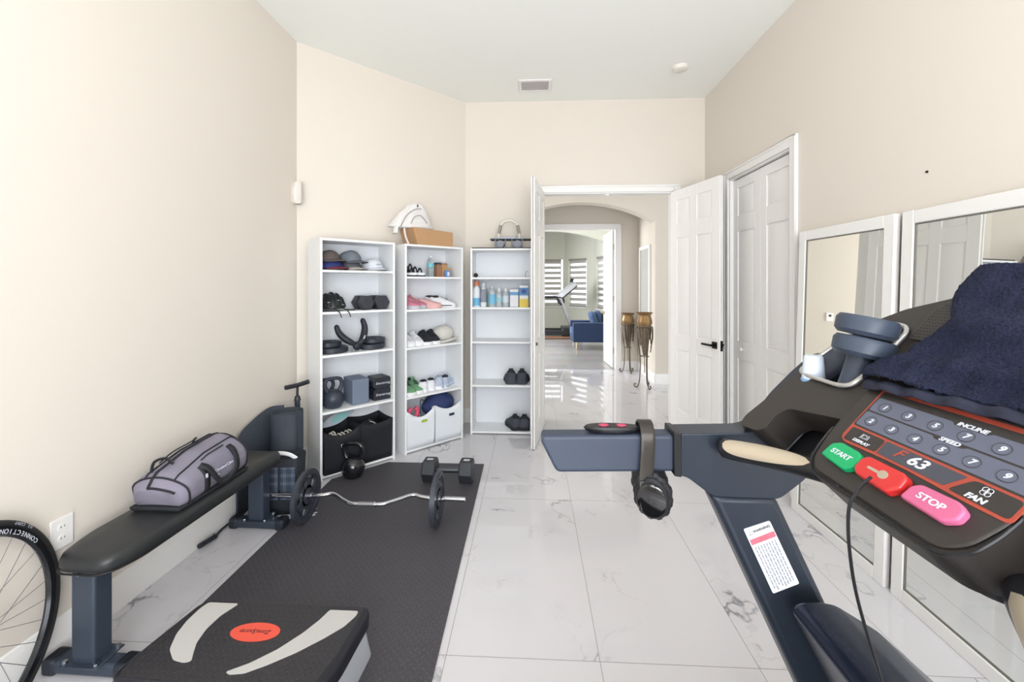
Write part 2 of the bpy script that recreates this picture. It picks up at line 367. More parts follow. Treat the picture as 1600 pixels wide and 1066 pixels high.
g = G(); g.box(-4.0, f0, DY, DY+.12, 0, CH); g.box(f1, 1.80, DY, DY+.12, 0, CH); g.box(f0, f1, DY, DY+.12, fT, CH)
struct('wall_hall_back', g, hallw_m)
casing('trim_4', frame((0, DY, 0), (1, 0, 0), (0, 1, 0)), f0, f1, fT, w=.085)
base('baseboard_pillar', (1.80, AY), (3.9, AY)); base('baseboard_niche', (1.80, 7.14), (1.80, AY)); base('baseboard_hall', (f1+.085, DY), (1.80, DY)); base('baseboard_pier', (-3.9, AY), (-.34, AY))
g = G(); fm = frame((1.80, 0, 0), (0, -1, 0), (1, 0, 0))
pic = thing('framed_picture', 'tall pale grey framed panel with white frame on the hall wall behind the plant stands', 'picture', (1.80, 6.66, .9))
for a in ((-.30, -.25, 0, 1.16), (.25, .30, 0, 1.16), (-.25, .25, 0, .05), (-.25, .25, 1.11, 1.16)): g.box(-.03, 0, a[0], a[1], a[2], a[3])
g.out('frame', trim_m, pic, bevel=.003); G().box(-.012, 0, -.25, .25, .05, 1.11).out('panel', mat('pale_grey_panel', (176, 176, 170), .4), pic)
# ---- far room
far_leafM = rotM((f1-.01, DY+.13, .008), math.radians(92.5)); d5 = leaf('door_5', .70, 2.38, 2, far_leafM)
d5['label'] = 'open white panelled door leaf at the far doorway beyond the arch'
g = G()
for z in (.3, 1.2, 2.1): g.box(-.012, .006, -.012, .012, z-.05, z+.05, far_leafM)
g.out('hinge', brass_m, d5, world=True)
handle(far_leafM, .63, 1).out('door_handle', brass_m, d5, world=True)
struct('wall_living_right', G().box(2.15, 2.27, DY+.12, 11.0, 0, CH), farw_m)
g = G(); g.box(-4.0, -3.9, 7.26, 8.3, 0, CH); g.box(-4, -3.9, 10.9, 13, 0, CH); g.box(-4, -3.9, 8.3, 10.9, 0, .5); g.box(-4, -3.9, 8.3, 10.9, 2.8, CH)
struct('wall_living_left', g, farw_m)
arch_wall(10.9, 11.05, -4.0, 2.3, .45, 1.55, 2.85, .33, farw_m, 'wall_bay_arch')
def wall_win(name, p0, p1, a, b, z0, z1, m, t=.12):
    p0 = Vector((*p0, 0)); p1 = Vector((*p1, 0)); d = (p1-p0); Ln = d.length; M = frame(p0, d, (-d.y, d.x, 0))
    g = G(); g.box(0, a, 0, t, 0, CH, M); g.box(b, Ln, 0, t, 0, CH, M); g.box(a, b, 0, t, 0, z0, M); g.box(a, b, 0, t, z1, CH, M)
    struct(name, g, m); return M
blind_m = mat('grey_blind_fabric', (186, 184, 180), .9); blind_m.node_tree.nodes['Principled BSDF'].inputs['Transmission Weight'].default_value = 0
glass_m = mat('window_glass', (255, 255, 255), 0, trans=1, ior=1.01, spec=0)
blind_w = mat('white_sheer_band', (250, 250, 250), .9)
def window(n, M, a, b, z0, z1, nb, lab):
    g = G(); w_ = .035
    g.box(a, a+w_, .05, .09, z0, z1, M); g.box(b-w_, b, .05, .09, z0, z1, M); g.box(a, b, .05, .09, z0, z0+w_, M); g.box(a, b, .05, .09, z1-w_, z1, M)
    g.box(a-.02, b+.02, -.04, .02, z0-.03, z0, M)
    o = struct('window_%d' % n, g, trim_m)
    bl = thingM('zebra_blind', lab, 'blind', M @ Matrix.Translation(((a+b)/2, 0, z0)), group='striped roller blinds in the far room')
    hh = z1-z0; pit = hh/nb
    f_ = FR[bl.name].inverted()
    G().box(a+.01, b-.01, -.02, .045, z1-.06, z1, M).out('headrail', mat('blind_rail_grey', (150, 148, 144), .5), bl, world=True)
    g = G()
    for k in range(nb): zz = z0+.02+pit*k; g.box(a+.02, b-.02, .012, .016, zz, min(zz+pit*.56, z1-.05), M)
    k = g.out('fabric_bands', blind_m, bl, world=True)
    G().box(a+.02, b-.02, .0, .03, z0, z0+.03, M).out('bottom_bar', mat('blind_rail_grey', (150, 148, 144), .5), bl, world=True)
Mw = wall_win('wall_bay_left', (-1.9, 13), (1.02, 13), 1.75, 2.87, .77, 2.23, farw_m); window(2, Mw, 1.75, 2.82, .77, 2.23, 9, 'left striped roller blind behind the far treadmill')
Mw = wall_win('wall_bay_middle', (1.02, 13), (1.80, 12.2), .16, .86, .77, 2.23, farw_m); window(3, Mw, .18, .86, .77, 2.23, 9, 'middle striped roller blind above the blue armchair')
Mw = wall_win('wall_bay_right', (1.80, 12.2), (2.05, 10.95), .28, .95, .77, 2.23, farw_m); window(4, Mw, .28, .95, .77, 2.23, 9, 'right striped roller blind, narrowest in view next to the far door leaf')
struct('wall_bay_side', G().box(-2.02, -1.9, 11.05, 13.1, 0, CH), farw_m)
# ================================================================ TREADMILL
tm_dark = mat('treadmill_charcoal_plastic', (52, 48, 46), .46, bump=(900, .25, .0006), noise=(30, .05))
tm_navy = mat('treadmill_blue_grey_metal', (46, 54, 66), .34, .25, bump=(1200, .2, .0004), noise=(40, .06))
tm_blk = mat('treadmill_black_plastic', (24, 25, 30), .4)
tm_glossy = mat('treadmill_hood_metallic', (38, 46, 66), .25, .5, noise=(600, .35))
red_ink = mat('panel_red_orange', (168, 72, 56), .5)
strip_m = mat('panel_strip_grey_blue', (98, 102, 120), .5)
ink_m = mat('panel_white_ink', (214, 218, 230), .5)
ring_m = mat('button_ring_dark', (58, 58, 66), .5)
sil_m = mat('satin_silver_plastic', (186, 184, 180), .35, .4)
beige_m = mat('pulse_sensor_beige', (196, 184, 164), .4, .5)
lcd_m = mat('smoked_lens', (72, 74, 84), .2)
grn_m = mat('start_button_green', (20, 168, 104), .35); redb_m = mat('key_red', (204, 46, 46), .3, coat=.3); pnk_m = mat('stop_button_pink', (206, 104, 144), .4)
tread = thing('treadmill', 'large dark treadmill with red and grey keypad console in the right foreground', 'treadmill', (.35, .66, 0))
KC = frame((.542, .66, 1.167), (0, -1, 0), (.676, 0, .737))        # console plane: x to the user's right, y up the slope
def mir(p): return p+[(-x, y) for x, y in reversed(p)]
lo = [(-.10, -.062), (-.125, -.055), (-.140, -.035), (-.150, .005), (-.148, .050), (-.155, .056), (-.285, .030), (-.302, .003), (-.297, -.035), (-.31, -.05), (-.375, -.062), (-.385, -.035), (-.372, .02), (-.364, .06), (-.357, .10), (-.346, .135), (-.305, .225), (-.282, .292), (-.234, .333), (-.16, .368), (-.10, .405), (-.05, .415)]
hp = [(x, y) for x, y in lo]; full = [(-x, y) for x, y in reversed(lo)]
TRAY = [(-.342, .122), (-.30, .117), (-.215, .118), (-.188, .125), (-.178, .16), (-.178, .27), (-.19, .284), (-.215, .287), (-.283, .285), (-.300, .235)]
outline = lo+full
outline = rpoly(outline, .012, 3)
g = G(); g.prism(outline, -.075, -.006, KC)

cut = []
for s_ in (-1, 1):
    poly = [(s_*x, y) for x, y in TRAY]; bmc = G(); bmc.prism(rpoly(poly, .018, 4), -.060, .05, KC); cut.append(bmc.out('tray_cutter', tm_blk, None))
ch_ = g.out('console_housing', tm_dark, tread, world=True)
for c_ in cut:
    c_.parent = tread; c_.data.transform(FR[tread.name].inverted())
    k = ch_.modifiers.new('cut', 'BOOLEAN'); k.object = c_; k.operation = 'DIFFERENCE'; k.solver = 'EXACT'
bpy.context.view_layer.update()
me_ = bpy.data.meshes.new_from_object(ch_.evaluated_get(bpy.context.evaluated_depsgraph_get())); ch_.modifiers.clear(); ch_.data = me_
me_.set_sharp_from_angle(angle=math.radians(35)); me_.materials.clear(); me_.materials.append(tm_dark)
for c_ in cut: bpy.data.objects.remove(c_)
k = ch_.modifiers.new('bevel', 'BEVEL'); k.width = .005; k.segments = 3; k.limit_method = 'ANGLE'; k.angle_limit = math.radians(50)

# belly of the console under the keypad
bel = [(-.138, -.045), (-.10, -.058), (.10, -.058), (.138, -.045), (.15, 0), (.15, .2), (-.15, .2), (-.15, 0)]
g = G(); R1 = rpoly(bel, .02, 4)
g.loft([[(x, y, -.07) for x, y in R1], [(x*.96, y+(.004 if y < 0 else 0), -.105) for x, y in R1], [(x*.8, y+(.03 if y < 0 else -.02), -.135) for x, y in R1]], M=KC)
g.prism([(-.31, -.05), (-.31, .07), (-.14, .07), (-.14, -.05)], -.105, -.085, KC); g.prism([(.14, -.05), (.14, .07), (.31, .07), (.31, -.05)], -.105, -.085, KC)
g.cyl((-.20, -.02, -.088), (-.20, -.02, -.06), .022, M=KC); g.cyl((-.20, -.02, -.06), (-.20, -.02, -.055), .006, M=KC)
g.out('console_underside', tm_blk, tread, bevel=.004, world=True)
# raised keypad deck with a groove round it
top = rpoly([(-.112, -.052), (.112, -.052), (.136, -.03), (.150, .02), (.155, .075), (.150, .35), (-.150, .35), (-.150, .06), (-.144, .01), (-.132, -.034)], .014, 4)
G().prism(top, -.006, -.001, KC).out('keypad_deck', tm_dark, tread, bevel=.0025, seg=2, world=True)
g = G(); bd = [Vector((x, y, -.0045)) for x, y in rpoly([(-.118, -.0565), (.118, -.0565), (.142, -.034), (.150, .0), (.153, .04)], .012, 4)]
bd2 = [Vector((x, y, -.0045)) for x, y in rpoly([(-.153, .04), (-.149, 0), (-.140, -.036), (-.118, -.0565), (-.05, -.0565)], .012, 4)]
g.tube(bd[4:], .0022, 6, M=KC); g.tube(bd2, .0022, 6, M=KC); g.out('rim_groove', tm_blk, tread, world=True)
def flat(name, poly, h0, h1, m, r=.004, parent=tread, bev=0): return G().prism(rpoly(poly, r), h0, h1, KC).out(name, m, parent, bevel=bev, world=True)
def lineloop(name, poly, r, wdt, h, m, closed=True):
    pts = [(x, y, h) for x, y in rpoly(poly, r)]
    return G().tube(pts, wdt, 6, closed=closed, flat=(.25, 1), M=KC, up=(KC.to_3x3() @ Vector((0, 0, 1))) if False else (0, 0, 1)).out(name, m, tread, world=True)
redp = flat('red_overlay', [(-.118, .026), (-.105, .018), (-.02, .0215), (.02, .0215), (.105, .018), (.152, .018), (.152, .145), (-.121, .145)], -.0012, .0003, red_ink, .008)
flat('strip_separator', [(-.1165, .0545), (.148, .0545), (.148, .1345), (-.1165, .1345)], .0003, .0006, tm_dark, .006)
flat('incline_strip', [(-.113, .0915), (.15, .0915), (.15, .1205), (.07, .1205), (.065, .116), (.02, .116), (.016, .1205), (-.113, .1205)], .0006, .0011, strip_m, .005)
flat('speed_strip', [(-.113, .0575), (.15, .0575), (.15, .0885), (.058, .0885), (.053, .0845), (.012, .0845), (.008, .0885), (-.113, .0885)], .0006, .0011, strip_m, .005)
flat('display_key', [(-.110, .0225), (-.044, .0255), (-.044, .0505), (-.112, .0505)], .0003, .0009, tm_dark, .005)
flat('model_badge', [(-.041, .0255), (.068, .0255), (.084, .0505), (-.041, .0505)], .0003, .0009, lcd_m, .003)
flat('fan_key', [(.075, .0235), (.148, .0225), (.148, .0505), (.093, .0505)], .0003, .0009, tm_dark, .006)
def at_c(x, y, h=.0015, rot=0): return KC @ Matrix.Translation((x, y, h)) @ Matrix.Rotation(rot, 4, 'Z')
def button(x, y, ch, r=.0105):
    b = G().prism([(x+r*math.cos(a*PI/12), y+.82*r*math.sin(a*PI/12)) for a in range(24)], .0008, .0017, KC).out('speed_button' if y < .09 else 'incline_button', strip_m, tread, bevel=.0004, world=True)
    G().tube([(x+r*math.cos(a*PI/12), y+.82*r*math.sin(a*PI/12), .0015) for a in range(24)], .0006, 5, closed=True, M=KC).out('ring', ring_m, b, world=True)
    text(ch, .0115, at_c(x, y, .0018), ink_m, b, shear=.25, bold=.0004, sx=1.15)
for i, ch in enumerate('13579'): button(-.0892+.0448*i, .1045, ch)
for i, ch in enumerate('234579'): button(-.0912+.0414*i, .0722, ch)
text('INCLINE', .0088, at_c(.043, .1200, .0013), ink_m, tread, shear=.25, bold=.0003, sx=1.2)
text('SPEED', .0088, at_c(.033, .0882, .0013), ink_m, tread, shear=.25, bold=.0003, sx=1.2)
text('DISPLAY', .0075, at_c(-.077, .0295, .0011), ink_m, tread, shear=.25, bold=.0003, sx=1.15)
text('FAN', .0105, at_c(.107, .0285, .0011), ink_m, tread, shear=.25, bold=.0004, sx=1.15)
text('63', .0225, at_c(.020, .0385, .0012), ink_m, tread, shear=.3, bold=.0005, sx=1.25)
text('F', .0215, at_c(-.011, .0395, .0012), red_ink, tread, shear=.35, bold=.0002, sx=1.3)
g = G()
for a in range(4): g.tube([(.112+.0036*math.cos(a*PI/2+.78)+.0034*math.cos(b*PI/6), .0425+.0036*math.sin(a*PI/2+.78)+.0034*math.sin(b*PI/6), .0013) for b in range(12)], .0004, 4, closed=True, M=KC)
g.out('fan_icon', ink_m, tread, world=True); g = G(); g.tube([(-.085, .0365, .0013), (-.070, .0375, .0013), (-.070, .0445, .0013), (-.083, .0452, .0013)], .0004, 4, closed=True, M=KC)
g.tube([(-.0825, .0385, .0013), (-.073, .039, .0013), (-.073, .043, .0013), (-.0815, .0435, .0013)], .0004, 4, closed=True, M=KC); g.out('display_icon', ink_m, tread, world=True)
def chunky(name, poly, h, m, r=.005): return G().prism(rpoly(poly, r), -.002, h, KC).out(name, m, tread, bevel=.003, seg=3, world=True)
sb = chunky('start_button', [(-.112, -.024), (-.056, -.029), (-.044, -.018), (-.044, .004), (-.055, .011), (-.095, .0125), (-.110, .003)], .010, grn_m)
text('START', .0125, at_c(-.078, -.008, .0103), ink_m, sb, shear=.2, bold=.0003, sx=1.15)
kb_ = chunky('safety_key', [(-.040, -.016), (-.030, -.024), (.027, -.026), (.040, -.010), (.038, .008), (.030, .013), (-.032, .012), (-.040, .003)], .013, redb_m)
g = G(); g.prism(rrect(-.020, .002, -.0075, -.0030, .002), .013, .0138, KC); g.prism([(.008+.008*math.cos(a*PI/10), -.005+.007*math.sin(a*PI/10)) for a in range(20)], .013, .0138, KC); g.out('key_symbol', beige_m, kb_, world=True)
st = chunky('stop_button', [(.044, -.020), (.104, -.022), (.118, -.010), (.118, .006), (.106, .013), (.056, .011), (.046, .002)], .010, pnk_m)
text('STOP', .0135, at_c(.080, -.005, .0103), ink_m, st, shear=.1, bold=.0003, sx=1.15)
cord = spline([(.512, .652, 1.168), (.498, .648, 1.160), (.483, .64, 1.152), (.472, .64, 1.131), (.47, .64, 1.093), (.474, .64, 1.045), (.482, .64, .998), (.497, .64, .941), (.518, .64, .87), (.53, .63, .80), (.52, .61, .74), (.49, .60, .70), (.46, .59, .71)], 6)
G().tube(cord, .0023, 8).out('safety_cord', tm_blk, kb_, world=True)
# round menu keys peeping from under the towel
flat('menu_panel', [(-.045, .135), (-.035, .142), (.16, .142), (.16, .20), (-.05, .20)], .0003, .0022, tm_dark, .008)
g = G(); g.tube([(x, y, .0024) for x, y in [(-.037, .165), (-.04, .150), (-.032, .1445), (.0, .1445), (.15, .1445)]], .0009, 6, M=KC); g.out('menu_outline', tm_blk, tread, world=True)
for x in (-.002, .042, .083):
    G().tube([(px_, py_, .004) for px_, py_ in rrect(x-.016, x+.016, .1505, .170, .006)], .0016, 6, closed=True, M=KC).out('menu_button', beige_m, tread, world=True)
# cup trays
for s_, nm in ((-1, 'l'), (1, 'r')):
    X_ = lambda x: x*s_
    poly = [(X_(-.342), .122), (X_(-.30), .117), (X_(-.215), .118), (X_(-.188), .125), (X_(-.178), .16), (X_(-.178), .27), (X_(-.19), .284), (X_(-.215), .287), (X_(-.283), .285), (X_(-.300), .235)]
    pr = rpoly(poly, .018, 4)
    t = G().tube([(x, y, .001) for x, y in pr], .0045, 8, closed=True, flat=(.9, 1), M=KC, up=None).out('tray_rim', sil_m, tread, world=True)
    cx_ = sum(p[0] for p in pr)/len(pr); cy_ = sum(p[1] for p in pr)/len(pr)
    sc = lambda k, h: [(cx_+(x-cx_)*k, cy_+(y-cy_)*k, h) for x, y in pr]
    G().loft([sc(.985, .0), sc(.94, -.052), sc(.90, -.056)], cap=False, M=KC).out('tray_lining', mat('tray_lining_blue_grey', (70, 76, 94), .35), tread, solid=.002, world=True); G().prism([(x, y) for x, y, _ in sc(.93, 0)], -.060, -.054, KC).out('tray_floor', tm_blk, tread, world=True)
    # back wall of the tray standing above the slope
    wl = [(x, y) for x, y in pr if y > .2]
# speaker grille: a plate with a field of small pegs
for s_ in (-1, 1):
    sp_ = G().prism(rpoly([(s_*-.163, .255), (s_*-.10, .255), (s_*-.10, .352), (s_*-.150, .352), (s_*-.165, .325)], .008), -.002, .003, KC).out('speaker_grille', tm_dark, tread, bevel=.001, world=True)
    g = G()
    for i in range(9):
        for j in range(12):
            x = -.157+i*.0062; y = .262+j*.0072
            if x < -.152 and y > .33: continue
            g.cyl((s_*x, y, .0028), (s_*x, y, .0034), .0018, n=6, M=KC)
    g.out('perforation', tm_blk, sp_, world=True)
# display head rising behind the towel
g = G(); hd = [(-.16, .30), (-.10, .41), (-.112, .47), (-.118, .50), (-.08, .53), (.08, .53), (.118, .50), (.112, .47), (.10, .41), (.16, .30)]
g.prism(rpoly(hd, .012), -.05, -.004, KC); g.out('display_head', mat('display_head_brown_grey', (84, 76, 74), .5), tread, bevel=.006, world=True)
# brackets, uprights, handrails
XZ = lambda y: frame((0, y, 0), (1, 0, 0), (0, 0, 1))            # x right, y up; extrudes towards -Y
RAILY = (1.04, .28)
for k, yr in enumerate(RAILY):
    pr = [(.345, 1.005), (.37, 1.0), (.43, .955), (.582, .953), (.64, 1.00), (.70, 1.08), (.78, 1.20), (.80, 1.30), (.70, 1.285), (.655, 1.245), (.60, 1.188), (.572, 1.150), (.545, 1.120), (.51, 1.108), (.345, 1.103)]
    g = G(); g.prism(rpoly(pr, .014, 3), -.036, .036, XZ(yr)); g.out('upright_bracket', tm_navy, tread, bevel=.010, seg=3, world=True)
    g = G(); g.prism(rpoly([(.338, 1.003), (.356, 1.0), (.356, 1.105), (.338, 1.107)], .004), -.038, .038, XZ(yr)); g.out('rail_collar', tm_blk, tread, bevel=.005, world=True)
    g = G(); g.prism(rpoly([(.060, 1.0), (.345, 1.008), (.345, 1.096), (.026, 1.089), (.022, 1.075)], .012, 4), -.026, .026, XZ(yr)); g.out('handrail', mat('handrail_slate_foam', (54, 63, 80), .45, bump=(500, .3, .0005)), tread, bevel=.011, seg=3, world=True)
    sg = 1 if k == 0 else -1
    g = G(); g.prism([(.425, .957), (.578, .957), (.955, .14), (.80, .14)], -.033, .033, XZ(yr)); g.out('upright', tm_navy, tread, bevel=.016, seg=4, world=True)
    # remote pad on the rail
    g = G(); g.loft([[(.200+.072*k_*math.cos(a*PI/12), yr+.022*k_*math.sin(a*PI/12), z) for a in range(24)] for k_, z in ((.55, 1.086), (.9, 1.096), (1, 1.104), (.92, 1.109))]); rp = g.out('rail_remote', tm_blk, tread, world=True)
    for x in (.178, .222):
        G().ell((x, yr, 1.110), (.013, .009, .0035), 14).out('remote_button', mat('remote_button_rose', (176, 70, 96), .5), rp, world=True)
# warning label, on the far upright only
lab = G().prism(rpoly([(.500, .880), (.560, .902), (.628, .756), (.568, .730)], .004), .033, .0345, XZ(1.04)).out('warning_label', mat('label_white', (232, 234, 238), .5), tread, world=True)
ld = Vector((.068, 0, -.146)).normalized(); lu = Vector((.92, 0, .39)).normalized()
LM = frame(Vector((.530, 1.0047, .891)), lu, -ld)                 # x along the label's width, y up its length, z = -y? corrected below
if (LM.to_3x3() @ Vector((0, 0, 1))).y > 0: LM = frame(Vector((.530, 1.0047, .891)), lu, -ld)
def lab_t(b, sz, x, y, m, **k): return text(b, sz, LM @ Matrix.Translation((x, y, .0003)), m, lab, ext=.0001, **k)
lab_t('WARNING', .0088, .006, -.012, mat('label_black_ink', (60, 62, 70), .6), bold=.0002)
G().tube([(-.026, -.016, .0004), (-.018, -.016, .0004), (-.022, -.008, .0004)], .0006, 4, closed=True, M=LM).out('warning_triangle', MATS['label_black_ink'], lab, world=True)
G().box(-.030, .030, -.040, -.027, .0, .0004, LM).out('label_band', mat('label_rose_band', (214, 108, 128), .6), lab, world=True)
lab_t('CAUTION', .0045, 0, -.0315, MATS['label_black_ink']); lab_t('KEEP CLEAR', .0035, 0, -.0372, MATS['label_black_ink'])
g = G(); random.seed(3)
for i in range(8):
    y = -.047
    while y > -.150:
        h = random.uniform(.003, .012); g.box(-.026+i*.0068, -.026+i*.0068+.0025, y-h, y, 0, .0003, LM); y -= h+.002
g.out('label_print', mat('label_grey_print', (140, 146, 162), .6), lab, world=True)
# pulse grips
for k, (y0, y1) in enumerate(((.985, .83), (.335, .49))):
    ym = (y0+y1)/2
    pts = [(.444, y0, 1.080), (.46, y0+(ym-y0)*.3, 1.083), (.50, ym, 1.092), (.556, y1, 1.100), (.60, y1+(.66-y1)*.25, 1.095)]
    P_ = spline(pts, 6)
    pg = G().tube(P_, [.012]+[.021]*(len(P_)-1), 18, flat=(1.05, .95)).out('pulse_grip', tm_blk, tread, world=True)
    G().ell((.444, y0, 1.080), (.013, .017, .018), 14).out('grip_end', tm_blk, pg, world=True)
    # metal sensor plate wrapped on the upper side
    def plate(u, v, y0=y0, y1=y1, P_=P_):
        t = .10+.62*u; i = t*(len(P_)-1); a = int(i); f_ = i-a; p = Vector(P_[a]).lerp(Vector(P_[min(a+1, len(P_)-1)]), f_)
        wd = math.sin(PI*min(max(u, .0), 1))**.5; tg = Vector(P_[min(a+1, len(P_)-1)])-Vector(P_[a]); tg.normalize(); cv = Vector((0, 0, 1.46))-p; nn_ = cv-cv.dot(tg)*tg; nn_.z = 0; nn_ -= nn_.dot(tg)*tg; nn_.normalize(); ang = PI-.72+(v-.5)*2.0*wd; q = p-nn_*(.0212*math.cos(ang)); q.z += .0230*math.sin(ang)
        return tuple(q)
    G().grid(plate, 24, 12).out('sensor_plate', beige_m, pg, world=True)
# hood, base frame and running deck
hood = [(.575, .735), (.590, .752), (.629, .757), (.67, .751), (.758, .698), (.879, .589), (1.10, .43), (1.30, .30), (1.37, .2), (1.37, .06), (.89, .06), (.87, .16)]
g = G(); H0 = rpoly(hood, .012, 3)
g.loft([[(x, y, .0) for x, y in H0], [(x, y, -.02) for x, y in H0]], M=XZ(.95))
G().prism(H0, .0, .52, XZ(.955)).out('motor_hood', tm_glossy, tread, bevel=.012, seg=3, world=True); g.b.free()
g = G(); g.prism(rpoly([(.66, .70), (.70, .70), (1.0, .46), (1.0, .38), (.80, .38)], .02), -.004, .002, XZ(.955)); g.out('hood_panel', tm_blk, tread, bevel=.002, world=True)
g = G()
for y in (1.04, .28): g.box(.35, 1.40, y-.03, y+.03, .03, .14)
g.box(.35, .42, .28, 1.04, .03, .10); g.box(1.33, 1.40, .28, 1.04, .03, .10); g.out('base_frame', tm_navy, tread, bevel=.008, world=True)
for x in (.38, 1.365):
    for y in (1.04, .28): G().cyl((x, y, 0), (x, y, .032), .022).out('foot', tm_blk, tread, world=True)
g = G(); g.box(-.72, 1.0, .40, .92, .165, .18); g.out('running_belt', mat('belt_black', (22, 22, 24), .8, bump=(700, .3, .0005)), tread, world=True)
for y in (.965, .345): G().box(-.75, .98, y-.045, y+.045, .12, .20).out('side_rail', tm_navy, tread, bevel=.008, world=True)
g = G(); g.box(-.72, .95, .41, .91, .11, .165); g.out('deck_board', tm_blk, tread, world=True)
for y in (.965, .345): G().box(-.73, -.66, y-.025, y+.025, 0, .12).out('rear_foot', tm_blk, tread, bevel=.006, world=True)
# ---------------------------------------------------------------- towel
tw = towel_mat()
def noise3(x, y, z=0):
    from mathutils import noise
    return noise.noise(Vector((x, y, z)))
def tow(u, v, off=0):
    # u across (left 0 .. right 1), v up the slope
    s0 = .128+.03*u
    s = s0+(.425-s0)*min(v, 1.0)
    edge = -.150-.006*math.sin(v*9)+.03*math.exp(-((v-.55)/.12)**2) - .022*math.exp(-((v-.10)/.07)**2)
    edge += .012*math.exp(-((v-.30)/.05)**2)
    l = edge+(.33-edge)*u
    n = .018+.006*noise3(l*7, s*9, 1)*2.8+.010*math.exp(-((v-.20-.05*u)/.06)**2)+.007*math.exp(-((v-.52+.15*u)/.07)**2)
    n += .006*noise3(l*25, s*25, 5)
    n -= .020*max(0, 1-u*16)**2
    n += .010*math.sin(min(1, u*3)*PI)*math.exp(-((v-.08)/.12)**2)
    if v < .03: n -= .010*(1-v/.03)
    if v > 1.0: s += .0+.010*(v-1)/.15; n -= .06*(v-1)/.15
    # terry loops
    n += .0022*noise3(l*260, s*260, 9)+.0016*noise3(l*520, s*420, 2)
    return tuple(KC @ Vector((l, s, n+off)))
g = G(); g.grid(lambda a, b: tow(a, .055+b*1.09), 230, 190)
tw_o = g.out('towel', tw, None, solid=.006, smooth=180, weld=False); tag(tw_o, 'dark navy terry towel draped over the top of the treadmill console', 'towel')
def hem(u, v):
    p = tow(u, .062*v, .0)
    return p
g = G()
def hemf(u, v):
    s0 = .128+.03*u; s = s0+(.425-s0)*.07*v; edge = -.152-.010*v; l = edge+(.33-edge)*u
    n = .014+.005*math.sin(l*110+noise3(l*8, 2)*3)*.6+.004*math.sin(v*PI)-.012*max(0, 1-u*14)**2
    q = KC @ Vector((l, s-.003, n)); return tuple(q)
g.grid(hemf, 160, 10); hm_ = g.out('hem_band', mat('navy_woven_hem', (34, 38, 58), .7, bump=(60, .5, .002), noise=(40, .3)), tw_o, solid=.006, smooth=180)
hm_['label'] = 'smooth woven navy hem band'
# ---------------------------------------------------------------- dumbbell and bottle in the cup tray
vin = mat('vinyl_blue_grey', (58, 68, 84), .42, noise=(20, .08))
a0 = Vector((.675, .872, 1.352)); ax = Vector((.22, -.03, .97)).normalized()
DM = Matrix.Translation(a0) @ ax.to_track_quat('Z', 'Y').to_matrix().to_4x4()
vd = thingM('vinyl_dumbbell', 'blue-grey round-headed dumbbell standing upright in the console cup tray', 'dumbbell', DM @ Matrix.Translation((0, 0, -.115)))
for z0 in (-.020, .022):
    G().lathe([(.02, z0-.020), (.044, z0-.020), (.051, z0-.012), (.052, z0+.010), (.047, z0+.018), (.02, z0+.019)], 40, DM @ Matrix.Translation((0, .0 if z0 < 0 else .004, 0))).out('weight_head', vin, vd, world=True)
G().lathe([(.027, -.115), (.024, -.08), (.022, -.03)], 24, DM).out('handle', vin, vd, world=True)
G().box(-.012, .006, -.0525, -.047, .002, .004, DM).out('seam_mark', ink_m, vd, world=True)
bp = (.640, .975, 1.250)
bt = thing('white_capped_bottle', 'small bottle with a white cap and blue band in the console cup tray', 'bottle', (bp[0], bp[1], bp[2]-.04))
G().lathe([(.024, -.035), (.0245, -.006), (.0235, -.005)], 24, Matrix.Translation(bp)).out('bottle_body', mat('bottle_blue', (130, 170, 214), .3), bt, world=True)
G().lathe([(.0225, -.005), (.0225, .002), (.0185, .045), (.016, .048), (.002, .048)], 28, Matrix.Translation(bp)).out('cap', mat('cap_white_blue', (212, 222, 238), .35), bt, world=True)
# ---------------------------------------------------------------- headphones over the far handrail
blk_gl = mat('headphone_gloss_black', (14, 14, 17), .12, coat=.6); blk_sf = mat('headphone_cushion_black', (30, 31, 36), .5); band_m = mat('headphone_band_bronze_black', (58, 54, 50), .3, .4)
hx, hy_ = .276, 1.04
hd_ = thing('headphones', 'black over-ear headphones hanging over the treadmill handrail', 'headphones', (hx, hy_, .885))
arc = [(hx-.006, hy_-.046, .985)]+[(hx-.004, hy_-.044, 1.02), (hx, hy_-.042, 1.075), (hx+.001, hy_-.034, 1.105), (hx+.002, hy_-.014, 1.122), (hx+.003, hy_+.012, 1.122), (hx+.004, hy_+.036, 1.100), (hx+.006, hy_+.043, 1.05), (hx+.01, hy_+.043, .985)]
hb = G().tube(spline(arc, 5), .017, 12, flat=(.28, 1), up=None); 
hb.b.free()
def band(u, v):
    P_ = spline(arc, 5); i = u*(len(P_)-1); a = int(i); p = Vector(P_[a]).lerp(Vector(P_[min(a+1, len(P_)-1)]), i-a); return (p.x+(v-.5)*.033, p.y, p.z)
G().grid(band, 40, 4).out('headband', band_m, hd_, solid=.005, world=True, bevel=.001)
